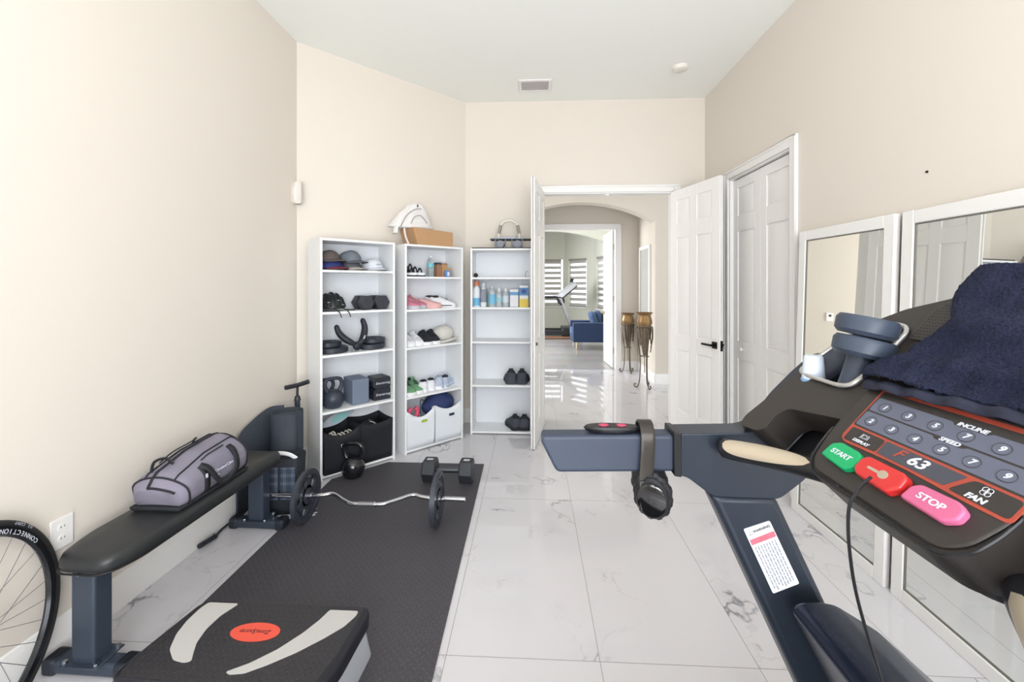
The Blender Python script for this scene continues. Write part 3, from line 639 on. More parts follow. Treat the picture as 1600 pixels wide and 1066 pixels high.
for yy, sgn in ((hy_-.046, -1), (hy_+.052, 1)):
    yaw = -.45*0+(-.42)
    out = Vector((-.42, sgn*1.0, -.10 if sgn < 0 else .1)).normalized() if sgn < 0 else Vector((.42, 1, .0)).normalized()
    c = Vector((hx+(.008 if sgn < 0 else .030), yy, .955)); CM = Matrix.Translation(c) @ out.to_track_quat('Z', 'Y').to_matrix().to_4x4()
    G().lathe([(.038, -.024), (.046, -.012), (.046, .004), (.041, .010)], 32, CM @ Matrix.Diagonal((.82, 1.08, 1, 1))).out('ear_cup', blk_sf, hd_, world=True)
    g = G(); n = 96; rings = []
    for rr, zz in ((.034, -.030), (.048, -.028), (.053, -.018), (.053, -.006), (.047, 0)):
        rings.append([((rr+(.0012*(1 if (i//4) % 2 else -1) if rr > .04 else 0))*.84*math.cos(2*PI*i/n), (rr+(.0012*(1 if (i//4) % 2 else -1) if rr > .04 else 0))*1.08*math.sin(2*PI*i/n), zz) for i in range(n)])
    g.loft(rings, M=CM); g.out('ear_cushion', blk_sf, hd_, world=True)
    dk = G().lathe([(.039, .007), (.039, .013), (.033, .0155), (.002, .016)], 36, CM @ Matrix.Diagonal((.84, 1.04, 1, 1))).out('cup_disc', blk_gl, hd_, world=True)
    g = G(); g.tube([(.006*math.cos(a*PI/8), .006*math.sin(a*PI/8)-.002, .0155) for a in range(16)], .0011, 6, closed=True, M=CM); g.tube([(-.006, -.002, .0155), (-.006, .012, .0155)], .0011, 6, M=CM); g.out('round_b_emblem', band_m, dk, world=True)
    g = G(); q0 = Vector((hx-.006, hy_-.046, .995)) if sgn < 0 else Vector((hx+.01, hy_+.043, .995)); 
    g.box(q0.x-.0165, q0.x+.0165, q0.y-.004, q0.y+.004, .925, .995); g.out('arm', blk_gl, hd_, world=True, bevel=.002)
# ================================================================ BOOKSHELVES
shelf_m = mat('white_laminate', (238, 240, 242), .45, noise=(2, .01)); shelf_in = mat('white_hardboard', (230, 234, 240), .6, noise=(2, .01))
A45 = PI/4
SH = {1: rz(A45, (-1.564, 2.994, 0)), 2: rz(A45-.015, (-1.079, 3.483, 0)), 3: rz(0, (-.596, 4.002, 0))}
SR = {1: A45, 2: A45-.015, 3: 0}
SZ = {1: (.50, .925, 1.25, 1.567), 2: (.487, .912, 1.239, 1.525), 3: (.48, .902, 1.234, 1.525)}
def P(i, l, d, z=0): v = SH[i] @ Vector((l, d, z)); return tuple(v)
def bookshelf(i, label, kick=.012):
    W, H, Dp = .597, 1.805, .29; t = .018
    r = thing('bookshelf', label, 'bookshelf', P(i, 0, 0), SR[i], 'white five-tier bookshelves')
    for x in (0, W-t): G().box(x, x+t, 0, Dp, 0, H).out('side_panel', shelf_m, r, bevel=.001)
    G().box(t, W-t, 0, Dp-.006, H-t, H).out('top_panel', shelf_m, r, bevel=.001)
    g = G()
    g.box(t, W-t, Dp-.006, Dp, 0, H)
    for x in (W*.33, W*.66): g.box(x-.0015, x+.0015, Dp-.0075, Dp-.006, 0, H-t)
    g.out('back_panel', shelf_in, r)
    for z in (kick+t,)+SZ[i]: G().box(t, W-t, .004, Dp-.006, z-t, z).out('shelf_board', shelf_m, r, bevel=.001)
    return r
s1 = bookshelf(1, 'left white bookshelf, holding caps, dumbbells, plates and black bins, next to the yoga mat')
s2 = bookshelf(2, 'middle white bookshelf, holding shoes and two white bins, with a cardboard box on top')
s3 = bookshelf(3, 'right white bookshelf, with cleaning bottles and mostly empty shelves, behind the door leaf')
def T(name, label, cat, i, l, d, z, rot=0, group=None): return thing(name, label, cat, P(i, l, d, z), SR[i]+rot, group)
# ---- caps
def cap(label, i, l, d, z, rot, cm, bm_, h=.10, tilt=0, r=(.085, .10), logo=None):
    t = T('baseball_cap', label, 'cap', i, l, d, z, rot, 'caps on the top shelf')
    g = G(); n = 32; rings = []
    for k in range(9):
        a = k/8*PI/2; rings.append([(r[1]*math.cos(a)**.75*math.cos(2*PI*j/n)*(1+.02*math.sin(j*1.7+k)) if k < 8 else .004*math.cos(2*PI*j/n), r[0]*math.cos(a)**.75*math.sin(2*PI*j/n) if k < 8 else .004*math.sin(2*PI*j/n), .012+h*math.sin(a)*(1-.06*math.cos(2*PI*j/n)*-1)) for j in range(n)])
    g.loft(rings); g.out('crown', cm, t, smooth=180)
    g = G()
    def br(u, v):
        a = (u-.5)*2.3; rr = r[1]*.90+v*.092*math.cos(a*.75)
        x = rr*math.cos(a); y = r[0]*1.0*math.sin(a)*(1+.05*v)
        return (x, y, .014+.020*(1-(y/r[0])**2)*(1-.5*v) - .010*v)
    g.grid(br, 20, 6); g.out('brim', bm_, t, solid=.003, smooth=180)
    G().ell((0, 0, .012+h), (.007, .007, .004), 10).out('top_button', cm, t)
    if logo:
        M = t_frame = FR[t.name] @ frame((r[1]*.93, 0, .012+h*.45), (0, 1, 0), (-.35, 0, .94))
        text(logo, .012, M, mat('cap_print_dark', (70, 78, 110), .7), t)
    return t
C = lambda n, c, **k: mat(n, c, k.pop('rough', .85), bump=(300, .3, .001), noise=(25, .12), **k)
brn, blu, gry, gry2, wht = C('cap_brown', (92, 84, 82)), C('cap_blue', (50, 62, 120)), C('cap_grey', (112, 120, 130)), C('cap_dark_grey', (96, 98, 106)), C('cap_white', (214, 220, 230))
zt = 1.567
f = -PI/2
cap('royal blue cap with a red brim lining at the bottom of the left stack', 1, .125, .13, zt, f+.35, blu, C('cap_red', (120, 56, 66)), .075)
cap('faded brown cap stacked on the blue cap at the left end', 1, .105, .14, zt+.058, f+.35, brn, brn, .085)
cap('light grey cap with a pale brim, under the heather grey cap', 1, .285, .16, zt, f+.2, gry2, C('cap_cream', (200, 196, 186)), .075)
cap('heather grey cap, topmost in the middle of the caps', 1, .275, .15, zt+.055, f+.45, gry, gry2, .095)
cap('white cap with small dark print, rightmost of the caps', 1, .455, .135, zt, f+.25, wht, wht, .09, logo='BASEBALL')
# ---- helmet
hz = 1.25
h = T('bicycle_helmet', 'black vented bicycle helmet with dangling straps on the second shelf', 'helmet', 1, .128, .145, hz, 0)
hm = mat('helmet_black', (34, 37, 40), .4, noise=(30, .2)); hs = mat('helmet_silver_decal', (160, 170, 170), .3)
G().ell((0, 0, .02), (.098, .12, .118), 32, zmin=0).out('shell', hm, h, smooth=180)
for k in range(-3, 4):
    a = k*.42
    a = k*.40; pts = [(.100*math.sin(a), -.121*math.cos(a)*math.sin(t_), .022+.119*math.cos(a)*math.cos(t_)) for t_ in [(-1.45+2.9*q/12) for q in range(13)]]
    G().tube(pts, .009, 8, flat=(.8, 1)).out('rib', hm, h, smooth=180)
for x, z in ((-.05, .07), (.02, .085), (.055, .05), (-.02, .045)): G().ell((x, -.105+.1*abs(x), z), (.012, .008, .004), 8, M=Matrix.Rotation(.0, 4, 'Y')).out('decal', hs, h)
for x in (-.01, .06): G().tube([(x, -.09, .02), (x+.01, -.142, .012), (x+.022, -.160, -.012), (x+.034, -.158, -.045)], .006, 8, flat=(.4, 1)).out('strap', hm, h)
G().tube([(.09, -.03, .01), (.13, -.05, .006), (.165, -.06, .006)], .005, 8).out('strap', hm, h)
# ---- hex dumbbells
hexm = mat('hex_rubber_charcoal', (56, 60, 68), .55, noise=(20, .08)); hexb = mat('hex_rubber_black', (50, 53, 60), .45, noise=(20, .08)); chrome = mat('knurled_chrome', (180, 184, 190), .22, 1)
def hexhead(g, x0, x1, R, M=None, ch=.012):
    def ring(x, r): return [(x, r*math.cos(PI/3*k), r*math.sin(PI/3*k)) for k in range(6)]
    g.loft([ring(x0, R-ch), ring(x0+ch*.7, R), ring(x1-ch*.7, R), ring(x1, R-ch)], M=M)
def hexdb(label, loc, rot, R, hl, L_, cat='dumbbell', group=None, tags=False):
    t = thing('hex_dumbbell', label, cat, loc, rot, group); M = Matrix.Translation((0, 0, R*.866))
    for s in (-1, 1):
        g = G(); hexhead(g, s*L_/2-(hl if s > 0 else 0), s*L_/2+(hl if s < 0 else 0), R, M); o = g.out('hex_head', hexb, t, bevel=.003)
        if tags: G().box(s*(L_/2-hl/2)-.022, s*(L_/2-hl/2)+.022, -.014, .014, R*1.732+.0002, R*1.732+.0008).out('weight_sticker', mat('sticker_white', (205, 208, 212), .5), t)
    G().tube([(-L_/2+hl, 0, 0), (-L_/4, 0, 0), (0, 0, 0), (L_/4, 0, 0), (L_/2-hl, 0, 0)], [.016, .018, .020, .018, .016], 20, M=M).out('handle', chrome if not tags else mat('handle_dark_steel', (90, 94, 100), .35, .9), t)
    return t
hexdb('left hex dumbbell of the pair on the second shelf', P(1, .385, .15, hz), SR[1]-1.55, .066, .062, .19, group='hex dumbbells on the second shelf')
hexdb('right hex dumbbell of the pair on the second shelf', P(1, .515, .15, hz), SR[1]-1.55, .066, .062, .19, group='hex dumbbells on the second shelf')
# ---- plates and toning ring on the third shelf
iron = mat('vinyl_plate_blue_black', (44, 49, 60), .45, noise=(15, .08))
def flatplate(label, l, d, z, R, h_):
    t = T('weight_plate', label, 'weight plate', 1, l, d, z, 0, 'vinyl plates on the third shelf')
    G().lathe([(.016, 0), (R-.008, 0), (R, .006), (R, h_-.006), (R-.008, h_), (R-.022, h_), (R-.026, h_-.006), (.034, h_-.006), (.030, h_), (.016, h_), (.016, 0)], 48).out('disc', iron, t, smooth=50)
    G().tube([(.013*math.cos(a*PI/10), .013*math.sin(a*PI/10), h_-.001) for a in range(20)], .003, 8, closed=True).out('bore_ring', iron, t)
z3 = .925
flatplate('lower, wider plate of the left stack on the third shelf', .135, .145, z3, .118, .045); flatplate('upper, smaller plate of the left stack on the third shelf', .110, .145, z3+.046, .095, .042)
flatplate('lower, wider plate of the right stack on the third shelf', .445, .145, z3, .118, .045); flatplate('upper, smaller plate of the right stack on the third shelf', .465, .145, z3+.046, .10, .042)
v = T('thigh_toner', 'black V-shaped foam thigh exerciser leaning between the plate stacks', 'exerciser', 1, .30, .085, z3+.02, 0)
foam = mat('toner_foam_black', (36, 40, 48), .5)
lp = spline([(-.015, -.02, .035), (-.05, -.02, .055), (-.095, 0, .09), (-.128, .02, .135), (-.145, .03, .195)], 6); rp = spline([(.012, -.02, .035), (.04, -.02, .06), (.068, 0, .11), (.078, .015, .17), (.062, .03, .235)], 6)
for p in (lp, rp):
    n_ = len(p); G().tube(p, [.022+.010*math.sin(PI*min(1, k/n_*1.1)) for k in range(n_-2)]+[.018, .006], 14, flat=(.8, 1)).out('padded_arm', foam, v, smooth=180)
G().ell((0, -.02, .022), (.032, .026, .034), 16).out('spring_hub', foam, v, smooth=180)
G().tube([(.045, -.047, .075), (.062, -.035, .10)], .006, 8).out('grey_tab', mat('tab_grey', (190, 194, 200), .4), v)
for k, (l, r_) in enumerate(((.262, .2), (.315, -.3))):
    t = T('barbell_clip', 'shiny spring clip lying %s in front of the plates' % ('left' if k == 0 else 'right'), 'clip', 1, l, .035, z3, r_, 'spring clips on the third shelf')
    G().tube([(.016*math.cos(a*PI/8), .010*math.sin(a*PI/8), .005+.004*a/16) for a in range(28)], .0025, 6).out('coil', chrome, t); G().tube([(.014, -.006, .006), (.04, -.014, .007)], .0028, 6).out('lever', chrome, t)
# ---- kettlebells
kbm = mat('cast_iron_black', (38, 41, 50), .3, .2, noise=(60, .08)); kbm2 = mat('kettlebell_vinyl_grey', (52, 58, 72), .4, noise=(15, .06))
def kettlebell(label, loc, rot, s=1.0, m=kbm, group=None, emb=False):
    t = thing('kettlebell', label, 'kettlebell', loc, rot, group)
    pr = [(.002, 0), (.052, 0), (.062, .006), (.078, .035), (.085, .07), (.080, .10), (.064, .128), (.040, .146), (.02, .15), (.002, .15)]
    G().lathe([(r*s, z*s) for r, z in pr], 40).out('bell', m, t, smooth=60)
    hp_ = spline([(-.040, 0, .125), (-.058, 0, .155), (-.068, 0, .19), (-.060, 0, .225), (-.038, 0, .240), (0, 0, .243), (.038, 0, .240), (.060, 0, .225), (.068, 0, .19), (.058, 0, .155), (.040, 0, .125)], 5)
    G().tube([(x*s, y*s, z*s) for x, y, z in hp_], [(.019-.004*math.sin(PI*k/(len(hp_)-1)))*s for k in range(len(hp_))], 16).out('handle', m, t, smooth=180)
    if emb:
        M = FR[t.name] @ frame((0, -.0835*s, .072*s), (1, 0, 0), (0, -.05, 1))
        G().tube([(.03*s*math.cos(a*PI/14), .03*s*math.sin(a*PI/14), -.004) for a in range(28)], .002, 6, closed=True, M=M).out('raised_ring', m, t, world=True)
    return t
z4 = .50
kettlebell('grey kettlebell in front of another at the left end of the fourth shelf', P(1, .130, .10, z4), SR[1]-.1, .93, kbm2)
kettlebell('dark kettlebell behind the grey one, only its handle showing', P(1, .110, .215, z4), SR[1]-.2, .82, kbm2)
y = T('yoga_block', 'blue-grey foam yoga block on the fourth shelf', 'yoga block', 1, .325, .14, z4, .0)
G().cbox((0, 0, .10), (.135, .20, .20)).out('block', mat('yoga_foam_blue_grey', (112, 124, 144), .7), y, bevel=.01, seg=3)
scr = mat('white_script_print', (214, 218, 228), .6)
for k in range(2):
    t = T('foam_hand_weight', '%s black angular weight with white script on the fourth shelf' % ('lower' if k == 0 else 'upper'), 'weight', 1, .512-.002*k, .12, z4+.094*k, 0, 'black bevelled weights')
    w_, h_ = .084, .092
    pr = [(-.06, 0), (.06, 0), (.084, .026), (.084, .066), (.06, .092), (-.06, .092), (-.084, .066), (-.084, .026)] if k else [(-.072, 0), (.072, 0), (.078, .02), (.078, .07), (.068, .092), (-.068, .092), (-.078, .07), (-.078, .02)]
    G().prism(pr, -.075, .075, frame((0, 0, 0), (1, 0, 0), (0, 0, 1))).out('body', mat('bevelled_weight_black', (36, 40, 50), .5), t, bevel=.003)
    M = FR[t.name] @ frame((0, -.0755, .046), (1, 0, 0), (0, 0, 1)); text('Everstrong', .028, M, scr, t, shear=.3)
# ---- fabric bins
def bin_(label, i, l0, l1, d0, d1, z, h_, m, sag=.02, mats=None, handle_=None, group=None, shape=1.0):
    w = l1-l0; dp = d1-d0; t = T('storage_bin', label, 'storage bin', i, (l0+l1)/2, (d0+d1)/2, z, 0, group)
    g = G(); n = 12
    def side(u, v):
        # round the rectangle
        P4 = [(-w/2, -dp/2), (w/2, -dp/2), (w/2, dp/2), (-w/2, dp/2)]; k = int(u*4) % 4; f_ = u*4-int(u*4) if u < 1 else 0
        a, b = P4[k], P4[(k+1) % 4]; sg = math.sin(PI*f_)
        x = a[0]+(b[0]-a[0])*f_; y_ = a[1]+(b[1]-a[1])*f_
        bow = 1+(.0 if k in (0, 2) else .0)
        zz = v*(h_-sag*sg*(1 if k in (0, 2) else .4)*1.0)
        return (x*(.96+.04*v), y_*(.97+.03*v), zz)
    g.grid(side, 48, 6); g.prism([(-w*.475, -dp*.48), (w*.475, -dp*.48), (w*.475, dp*.48), (-w*.475, dp*.48)], .001, .004)
    g.out('fabric_box', m, t, solid=.004, smooth=40)
    return t
blkf = mat('black_bin_fabric', (24, 26, 33), .75, bump=(200, .3, .001)); whtf = mat('white_bin_fabric', (226, 231, 238), .8, bump=(150, .2, .001))
b1 = bin_('left black fabric bin with a metal ring, full of sandals and cords', 1, .024, .298, -.012, .26, .031, .325, blkf, .05, group='black storage bins')
G().tube([(.0125*math.cos(a*PI/10), -.139, .195+.0125*math.sin(a*PI/10)) for a in range(20)], .0035, 8, closed=True).out('metal_ring', chrome, b1)
b2 = bin_('right black fabric bin without a ring, beside the one holding sandals', 1, .303, .575, .0, .27, .031, .32, blkf, .02, group='black storage bins')
b3 = bin_('left white fabric bin, lime green showing through its handle hole', 2, .020, .292, .002, .27, .031, .335, whtf, .07, group='white storage bins')
b4 = bin_('right white fabric bin holding a navy cloth bag', 2, .300, .578, .002, .27, .031, .335, whtf, .05, group='white storage bins')
for b_, m_ in ((b3, mat('lime_green_content', (166, 190, 70), .7)), (b4, mat('slot_dark_blue', (34, 42, 64), .8))):
    M = frame((.03, -.1375, .225), (1, 0, 0), (0, 0, 1))
    G().prism(rrect(-.03, .03, -.013, .013, .012), -.002, .002, M).out('handle_hole', m_, b_); G().tube([(x, y_, .002) for x, y_ in rrect(-.032, .032, -.015, .015, .014)], .003, 6, closed=True, M=M).out('hole_trim', whtf, b_)
# contents of the bins
sol = mat('insole_grey', (150, 158, 168), .8); teal = mat('insole_teal', (120, 168, 168), .8)
def insole(label, i, l, d, z, M, a, b):
    t = thingM('foam_insole', label, 'insole', Matrix.Translation(P(i, l, d, z)) @ Matrix.Rotation(SR[i], 4, 'Z') @ M, 'insoles in the black bin')
    pts = [(-.13+.26*k/20, (.030+.014*math.sin(k/20*PI*1.3-.2))*math.sin(PI*min(1, max(0, .06+k/20*.9)))**.45) for k in range(21)]
    poly = pts+[(x, -y*.8) for x, y in reversed(pts)]
    G().prism(rpoly(poly, .004, 1), 0, .008).out('foam', a, t, bevel=.002); G().prism([(x*.55+.02, y*.7) for x, y in poly], .008, .010).out('cushion_pad', b, t)
insole('grey and teal foam insole standing highest in the left black bin', 1, .165, .10, .405, Matrix.Rotation(-.30, 4, 'Y') @ Matrix.Rotation(1.15, 4, 'X'), sol, teal)
t = T('leather_sandal', 'pale strappy sandal lying in the left black bin', 'sandal', 1, .20, .06, .27, .4)
cr = mat('sandal_cream', (200, 196, 188), .6)
G().prism(rpoly([(-.08, -.03), (.08, -.035), (.09, .02), (-.07, .03)], .02), 0, .012, Matrix.Rotation(-.3, 4, 'X')).out('sole', cr, t)
for x in (-.05, -.02, .02, .05): G().tube([(x, -.03, .01), (x, -.02, .030), (x, .01, .036), (x, .03, .015)], .008, 8, flat=(.4, 1)).out('strap', cr, t)
t = T('coiled_strap', 'pale looped cord at the left front of the black bin', 'cord', 1, .10, .04, .262, 0)
g = G(); random.seed(5); pts = [(.04*math.cos(k*.9)*(1-.02*k), .03*math.sin(k*.9), .01+.002*k+.01*math.sin(k*2.1)) for k in range(26)]; g.tube(spline(pts, 4), .005, 6); g.out('loops', cr, t)
t = T('black_drawstring_bag', 'crumpled black bag inside the right black bin', 'bag', 1, .42, .12, .25, 0)
g = G(); g.grid(lambda u, v: ((u-.5)*.17, (v-.5)*.15, .085*math.sin(PI*u)**.6*math.sin(PI*v)**.6+.012*noise3(u*7, v*7)), 24, 24); g.out('cloth', mat('black_nylon', (28, 30, 36), .45), t, smooth=180); G().tube([(-.01, -.05, .09), (.02, -.07, .075), (.035, -.075, .05)], .003, 6).out('white_cord', cr, t)
t = T('pink_ring_toy', 'bright pink horseshoe-shaped ring in the left white bin', 'toy', 2, .105, .05, .285, 0); pk = mat('toy_pink', (214, 84, 118), .6)
G().tube([(.042*math.cos(a), 0, .045+.045*math.sin(a)) for a in [(PI*.62+k*PI*1.75/20) for k in range(21)]], .019, 12, flat=(1, .8)).out('ring', pk, t, smooth=180)
t = T('hook_handle', 'dark metal hook poking out beside the pink toy', 'hook', 2, .195, .09, .30, 0); G().tube([(0, 0, 0), (.0, 0, .10), (.012, 0, .125), (.024, 0, .11)], .005, 8).out('hook', mat('dark_steel', (80, 84, 96), .4, .6), t)
t = T('navy_cloth_bag', 'crumpled navy cloth bag bulging out of the right white bin', 'bag', 2, .395, .12, .245, 0)
g = G(); g.ell((0, 0, .10), (.165, .10, .115), 40)
for v_ in g.b.verts:
    k = 1+.07*noise3(v_.co.x*16, v_.co.y*16, v_.co.z*20)+.05*math.sin(v_.co.x*70+v_.co.z*30)*max(0, v_.co.x)*5
    v_.co.x *= k*(1-.25*max(0, (v_.co.z-.1)/.12)); v_.co.z *= k*(1-.9*max(0, -v_.co.x-.05))
g.out('cloth', mat('navy_cotton', (44, 58, 104), .8, bump=(40, .4, .003), noise=(18, .2)), t, smooth=180, sub=1)
# ---- shoes
def shoe(label, i, l, d, z, rot, up, sole, acc, group, kind='sneaker', s=1.0, tongue=True, cat='shoe', lace=None, stripe=None, sc=(.92, 1.22, 1.22)):
    t = T(kind, label, cat, i, l, d, z, rot, group); t.scale = sc
    hh = {'sneaker': 1, 'slipper': .72, 'sandal': .5}[kind]
    st = [(-.135, .020, .050, .034), (-.125, .032, .078, .034), (-.10, .036, .088, .034), (-.06, .036, .080, .034), (-.02, .038, .083, .03), (.02, .043, .070, .028), (.06, .047, .056, .026), (.10, .043, .046, .025), (.125, .030, .038, .024), (.137, .012, .030, .024)]
    g = G(); rings = []
    for x, hw, tp, z0 in st:
        r_ = []
        for k in range(17):
            a = PI*k/16; c_, s_ = math.cos(a), math.sin(a)
            r_.append((x*s, hw*s*math.copysign(abs(c_)**.7, c_), (.022+(tp*hh+(0 if hh == 1 else .01)-.022)*s_**.65)*s))
        rings.append(r_)
    g.loft(rings); g.out('upper', up, t, smooth=70)
    hw = [(x, w_) for x, w_, _, _ in st]; poly = [(x*s*1.02, w_*s*1.1) for x, w_ in hw]+[(x*s*1.02, -w_*s*1.1) for x, w_ in reversed(hw)]
    G().prism(rpoly(poly, .008, 2), 0, .026*s).out('sole', sole, t, bevel=.004)
    G().ell((-.072*s, 0, .080*hh*s+.003), (.046*s, .027*s, .011), 20).out('collar', acc, t, smooth=180)
    if tongue:
        G().tube([(-.012*s, 0, .076*s), (-.035*s, 0, .090*s), (-.046*s, 0, .100*s)], .016*s, 10, flat=(.3, 1), up=(0, 0, 1)).out('tongue', acc if lace is None else up, t)
    if lace:
        g = G()
        for k in range(4):
            x = (-.018+.02*k)*s; g.tube([(x, -.024*s, (.070-.005*k)*s), (x+.004, 0, (.086-.006*k)*s), (x+.008, .024*s, (.070-.005*k)*s)], .0032, 6)
        g.out('laces', lace, t)
    if stripe:
        for sd in (-1, 1): G().tube([(x*s, sd*w_*s*1.115, .018*s) for x, w_ in hw[:8]], .0035, 6).out('sole_stripe', stripe, t)
    return t
WS = (.9, 1.42, 1.38)
cm = lambda n, c: mat(n, c, .7, bump=(250, .3, .001), noise=(30, .1))
W_, K_, Sw = cm('shoe_white', (226, 228, 234)), cm('shoe_black', (32, 34, 42)), mat('sole_white', (232, 233, 238), .6)
pinkd, pinkl = cm('shoe_rose', (206, 128, 150)), cm('shoe_blush', (224, 178, 178)); greyl = cm('shoe_pale_grey', (190, 192, 200))
z5 = SZ[2]
PR = 'row of shoes, second shelf of the middle bookshelf'
shoe('rose pink sneaker with grey sole, left end of the pink shoes', 2, .095, .13, z5[2], -1.15, pinkd, greyl, pinkd, PR, lace=pinkl)
shoe('rose pink sneaker tucked behind, its toe touching the blush slippers', 2, .165, .16, z5[2], -1.0, pinkd, greyl, pinkd, PR, lace=pinkl)
shoe('blush pink slipper, front one of the flat pair', 2, .290, .125, z5[2], -.85, pinkl, pinkl, pinkl, PR, 'slipper', tongue=False)
shoe('blush pink slipper, rear one of the flat pair', 2, .245, .17, z5[2], -.85, pinkl, pinkl, pinkl, PR, 'slipper', tongue=False)
shoe('white sneaker with black stripes, front one of the pair', 2, .440, .115, z5[2], -.6, W_, Sw, K_, PR, lace=K_, stripe=K_)
shoe('white sneaker with black stripes, rear one of the pair', 2, .430, .20, z5[2], -.6, W_, Sw, K_, PR, lace=K_)
PR = 'row of shoes, third shelf of the middle bookshelf'
f2 = -PI/2; FC = -2.13
shoe('left white sneaker at the left end of the third shelf', 2, .092, .15, z5[1], f2-.03, W_, Sw, W_, PR, s=.95, lace=W_); shoe('right white sneaker at the left end of the third shelf', 2, .172, .15, z5[1], f2-.03, W_, Sw, W_, PR, s=.95, lace=W_)
shoe('left black sneaker with thick white sole', 2, .262, .14, z5[1], FC+.3, K_, Sw, K_, PR, lace=K_); shoe('right black sneaker with thick white sole', 2, .350, .15, z5[1], FC+.3, K_, Sw, K_, PR, lace=K_)
t = T('knitted_hat', 'pale beige soft hat folded at the right end of the third shelf', 'hat', 2, .49, .14, z5[1], -.2)
hm2 = cm('hat_cream', (206, 204, 198)); g = G(); g.ell((-.02, .01, .075), (.10, .085, .082), 28); g.out('crown', hm2, t, smooth=180); G().tube([(.11*math.cos(a)-.01, -.03+.07*math.sin(a), .022+.022*math.cos(a*1)) for a in [k*PI/12 for k in range(24)]], .020, 10, closed=True, flat=(.5, 1)).out('rolled_brim', hm2, t, smooth=180)
PR = 'row of shoes, fourth shelf of the middle bookshelf'
gr_, bl_ = cm('shoe_green', (112, 160, 120)), mat('stripe_blue', (80, 136, 190), .6); knit = cm('shoe_knit_blue_grey', (176, 188, 208))
shoe('left green and black running shoe', 2, .090, .14, z5[0], FC+.45, gr_, Sw, K_, PR, lace=K_); shoe('right green and black running shoe', 2, .170, .16, z5[0], FC+.45, gr_, Sw, K_, PR, lace=K_)
shoe('left white shoe with dark insole, heel to the front', 2, .265, .15, z5[0], FC+PI-.05, W_, Sw, K_, PR, tongue=False, s=.95); shoe('right white shoe with dark insole, heel to the front', 2, .352, .16, z5[0], FC+PI-.1, W_, Sw, K_, PR, tongue=False, s=.95)
shoe('left pale blue knit sneaker with blue striped sole', 2, .435, .16, z5[0], FC+PI-.05, knit, Sw, knit, PR, stripe=bl_, lace=W_); shoe('right pale blue knit sneaker with blue striped sole, at the shelf end', 2, .515, .15, z5[0], FC+PI-.35, knit, Sw, K_, PR, stripe=bl_, lace=W_)
shoe_ = shoe
def shoe(*a, **k): return shoe_(*a, sc=WS, **k)
PR = 'black shoes on the right bookshelf'; cK = cm('shoe_charcoal', (62, 66, 76))
shoe('left charcoal shoe on the fourth shelf of the right bookshelf', 3, .385, .16, SZ[3][0], -f2+.08, cK, cK, K_, PR, lace=K_); shoe('right charcoal shoe on the fourth shelf of the right bookshelf', 3, .500, .16, SZ[3][0], -f2-.05, cK, cK, K_, PR, lace=K_)
shoe('left charcoal sneaker on the bottom shelf of the right bookshelf', 3, .415, .15, .031, -f2+.35, cK, K_, K_, PR, lace=K_); shoe('right charcoal sneaker on the bottom shelf, next to the door leaf', 3, .520, .15, .031, -f2+.05, cK, K_, K_, PR, lace=K_)
# ---- top shelf of the middle bookshelf
for k, l in enumerate((.075, .150)):
    t = T('strappy_sandal', '%s black strappy sandal with white sole on the top shelf' % ('left' if k == 0 else 'right'), 'sandal', 2, l, .14, z5[3], f2+.5, 'strappy sandals')
    hw = [(-.12, .022), (-.10, .032), (0, .03), (.06, .04), (.11, .03), (.125, .012)]; poly = [(x, w_) for x, w_ in hw]+[(x, -w_) for x, w_ in reversed(hw)]
    G().prism(rpoly(poly, .01, 2), 0, .012).out('outsole', K_, t); G().prism(rpoly([(x*.98, y_*.96) for x, y_ in poly], .01, 2), .012, .036).out('footbed', Sw, t, bevel=.003)
    for x, hgt in ((.07, .072), (.02, .085), (-.03, .112), (-.085, .135)): G().tube([(x, .032*math.cos(a), .034+(hgt-.034)*math.sin(a)) for a in [q*PI/10 for q in range(11)]], .010, 8, flat=(.3, 1), up=None).out('strap', K_, t)
t = T('water_bottle', 'clear plastic water bottle with teal label on the top shelf', 'bottle', 2, .305, .10, z5[3], 0)
pet = mat('clear_plastic', (226, 236, 240), .08, trans=.85, ior=1.2)
G().lathe([(.002, 0), (.031, 0), (.033, .01), (.031, .02), (.033, .03), (.031, .045), (.033, .06), (.033, .13), (.028, .15), (.014, .168), (.013, .18), (.002, .18)], 28).out('body', pet, t, smooth=60); G().lathe([(.0336, .085), (.0336, .125)], 28).out('label', mat('teal_label', (120, 186, 196), .5), t); G().lathe([(.015, .178), (.015, .193), (.002, .194)], 20).out('cap', mat('cap_white', (230, 232, 236), .5), t)
kraft = mat('kraft_cardboard', (184, 146, 108), .85, noise=(8, .06)); kraft2 = mat('small_box_brown', (150, 110, 84), .8); dk = mat('dark_slate_box', (60, 66, 84), .7); cy = mat('cyan_blue_print', (96, 146, 206), .5)
def carton(nm, label, i, l, d, z, w, dp, h_, m, rot=0, cat='box'):
    t = T(nm, label, cat, i, l, d, z, rot); G().box(-w/2, w/2, -dp/2, dp/2, 0, h_).out('body', m, t, bevel=.002); return t
t = carton('small_carton', 'narrow brown carton right of the water bottle', 2, .385, .12, z5[3], .055, .08, .115, kraft2, .1); G().box(-.024, .024, -.036, .036, .115, .135).out('dark_lid', dk, t)
t = carton('small_carton', 'small open brown box holding a blue packet', 2, .475, .15, z5[3], .12, .10, .085, kraft, .15); G().box(-.062, .0, -.052, -.05, .085, .12, Matrix.Rotation(.0, 4, 'X')).out('flap', kraft, t); G().box(.0, .075, .03, .034, .085, .135).out('flap', kraft2, t)
t = carton('blue_packet', 'bright blue packet standing in front of the small open box', 2, .465, .062, z5[3], .055, .022, .062, cy, .1)
